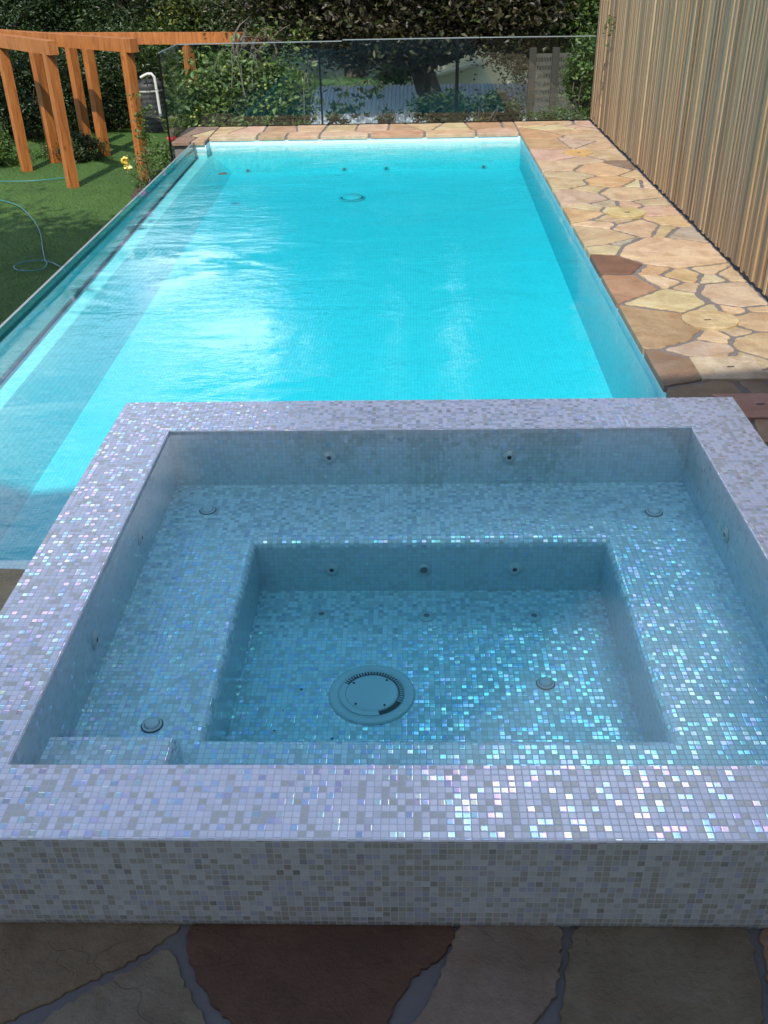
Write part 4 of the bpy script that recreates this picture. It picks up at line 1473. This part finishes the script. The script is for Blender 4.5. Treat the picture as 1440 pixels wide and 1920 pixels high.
# ------------------------------------------------------------------ water tank with its white pipe
wt = empty('water_tank', (-5.15, 20.6, LZ), label='charcoal rainwater tank with a ribbed side and a white downpipe, behind the pergola', cat='water tank')
tb = Vector((-5.60, 22.0, LZ))
mb = MB()
prf = [(.30, 0)]
for k in range(9):
    z = .06 + k * .10
    prf += [(.30, z), (.308, z + .03), (.308, z + .06), (.30, z + .09)]
prf += [(.29, .97), (.18, 1.03), (.0001, 1.04)]
mb.lathe(tb, (0, 0, 1), prf, 36)
mb.build('tank_body', M['tank'], wt, smooth=True)
mb = MB()
mb.lathe(tb + Vector((0, 0, .80)), (0, 0, 1), [(.310, 0), (.320, .01), (.320, .03), (.310, .04)], 36)
mb.build('band', simple('grey band', (.25, .26, .26), .5), wt, smooth=True)
mb = MB()
pz = [(-5.64, 21.6, -.09), (-5.56, 21.6, -.05), (-5.48, 21.6, -.02), (-5.40, 21.6, -.02), (-5.35, 21.6, -.08), (-5.34, 21.6, -.2), (-5.33, 21.6, -.5), (-5.32, 21.6, -.85)]
mb.tube(pz, .030, 14)
mb.build('pipe', M['pvc'], wt, smooth=True)

# ------------------------------------------------------------------ shed with corrugated roof, cream house, lattice
sh = empty('shed', (.2, 20.0, LZ), label='low shed with a silvery corrugated iron roof beyond the glass fence', cat='shed')
mb = MB()
x0, x1 = -1.84, 3.3
ya, za, yb, zb = 18.55, -.62, 20.3, -.165
n = 550
prev = None
for i in range(n + 1):
    x = x0 + (x1 - x0) * i / n
    h = .016 * math.sin(2 * PI * x / .075)
    a, b = (x - .02, ya, za + h), (x, yb, zb + h)
    if prev:
        mb.face([prev[0], a, b, prev[1]])
    prev = (a, b)
mb.build('roof', M['zinc'], sh, smooth=True, merge=True)
mb = MB()
mb.box((x0 + .1, 18.75, LZ), (x1 - .1, 20.15, za - .02))
mb.build('wall', M['cream'], sh)
mb = MB()
mb.box((x0 - .03, 18.5, za - .03), (x0 - .005, 20.3, za + .02))
mb.build('trim', M['zinc'], sh)

ch = empty('cream_house', (1.6, 27, LZ), label='cream building with an eave glimpsed through the beech leaves above the shed', cat='house')
mb = MB()
mb.face([(-.75, 26.5, -.98), (4.2, 26.5, -.98), (4.2, 26.5, .7), (2.0, 26.5, .7), (-.75, 26.5, -.82)])
mb.face([(4.2, 26.5, -1.2), (4.2, 30, -1.2), (4.2, 30, .7), (4.2, 26.5, .7)])
mb.face([(-.75, 30, -1.2), (-.75, 26.5, -1.2), (-.75, 26.5, -.82), (-.75, 30, -.82)])
mb.box((-.70, 26.6, LZ), (4.15, 29.9, -1.0))
mb.build('wall', M['cream'], ch)
mb = MB()
mb.obox((.55, 26.3, -.70), (1.35, 0, .34), (0, .28, 0), (-.008, 0, .03))
mb.build('eave', simple('pale eave', (.50, .47, .36), .8), ch)
mb = MB()
mb.obox((3.1, 28, .85), (1.5, 0, .0), (0, 2.0, .3), (0, 0, .04))
mb.build('roof', M['tank'], ch)

lt = empty('lattice_screen', (2.6, 17.3, LZ), label='dark weathered timber lattice screen with posts behind the glass near the timber fence', cat='screen')
for x in (2.04, 2.42, 2.95):
    mb = MB()
    mb.box((x - .055, 17.3, LZ), (x + .055, 17.4, .72))
    mb.build('post', simple('old post', (.03, .026, .022), .9), lt)
mb = MB()
for k in range(44):
    x = 2.06 + k * .026
    mb.box((x, 17.36, -.32), (x + .013, 17.372, .62))
for k in range(8):
    z = -.30 + k * .125
    mb.box((2.06, 17.374, z), (3.2, 17.39, z + .055))
mb.build('lattice', simple('grey lath', (.075, .07, .062), .9), lt)
mb = MB()
mb.box((2.0, 17.5, LZ), (3.4, 17.55, -.42))
mb.build('base_board', M['soffit'], lt)

# leafy sprig poking over the fence face
sp = empty('leafy_sprig', (2.57, 13.5, 1.3), label='small leafy sprig poking through the timber fence near its far end', cat='sprig')
mb = MB()
mb.tube([(2.64, 13.5, 1.38), (2.58, 13.45, 1.42), (2.53, 13.4, 1.36), (2.52, 13.38, 1.22)], [.005, .004, .003, .002], 5)
mb.tube([(2.56, 13.44, 1.41), (2.5, 13.5, 1.36), (2.48, 13.55, 1.22)], [.004, .003, .002], 5)
mb.build('stem', M['bark'], sp)
Q = np.array((2.52, 13.42, 1.33)) + rng.normal(size=(42, 3)) * (.03, .09, .07)
leaves('foliage', Q, np.full(42, .055), [(.14, .15, .04), (.12, .09, .04), (.07, .12, .03)], sp)

# ------------------------------------------------------------------ small things in and round the water
lf = MB()
lf.face([(-2.33, 11.83, WZ + .006), (-2.27, 11.80, WZ + .012), (-2.20, 11.86, WZ + .006), (-2.24, 11.93, WZ + .014), (-2.31, 11.91, WZ + .008)])
tag(lf.build('fallen_leaf', simple('wet leaf', (.06, .05, .03), .6)), 'dark fallen leaf floating in the far left of the pool', 'leaf')
random.seed(9)
for x, y in ((-.52, 2.60), (-.46, 2.52), (-.44, 2.83), (-.56, 2.47), (-.50, 2.71), (-.30, 2.56)):
    mb = MB()
    r = random.uniform(.004, .008)
    mb.face([(x + r * math.cos(a) * random.uniform(.6, 1.2), y + r * math.sin(a) * random.uniform(.5, 1.1), FZ + .002) for a in (0, 1.1, 2.3, 3.4, 4.5, 5.4)])
    tag(mb.build('leaf_scrap', M['dark']), 'tiny dark scrap of leaf lying on the spa floor left of the drain', 'leaf', 'leaf scraps on the spa floor')
print('faces', sum(len(me.polygons) for me in bpy.data.meshes))
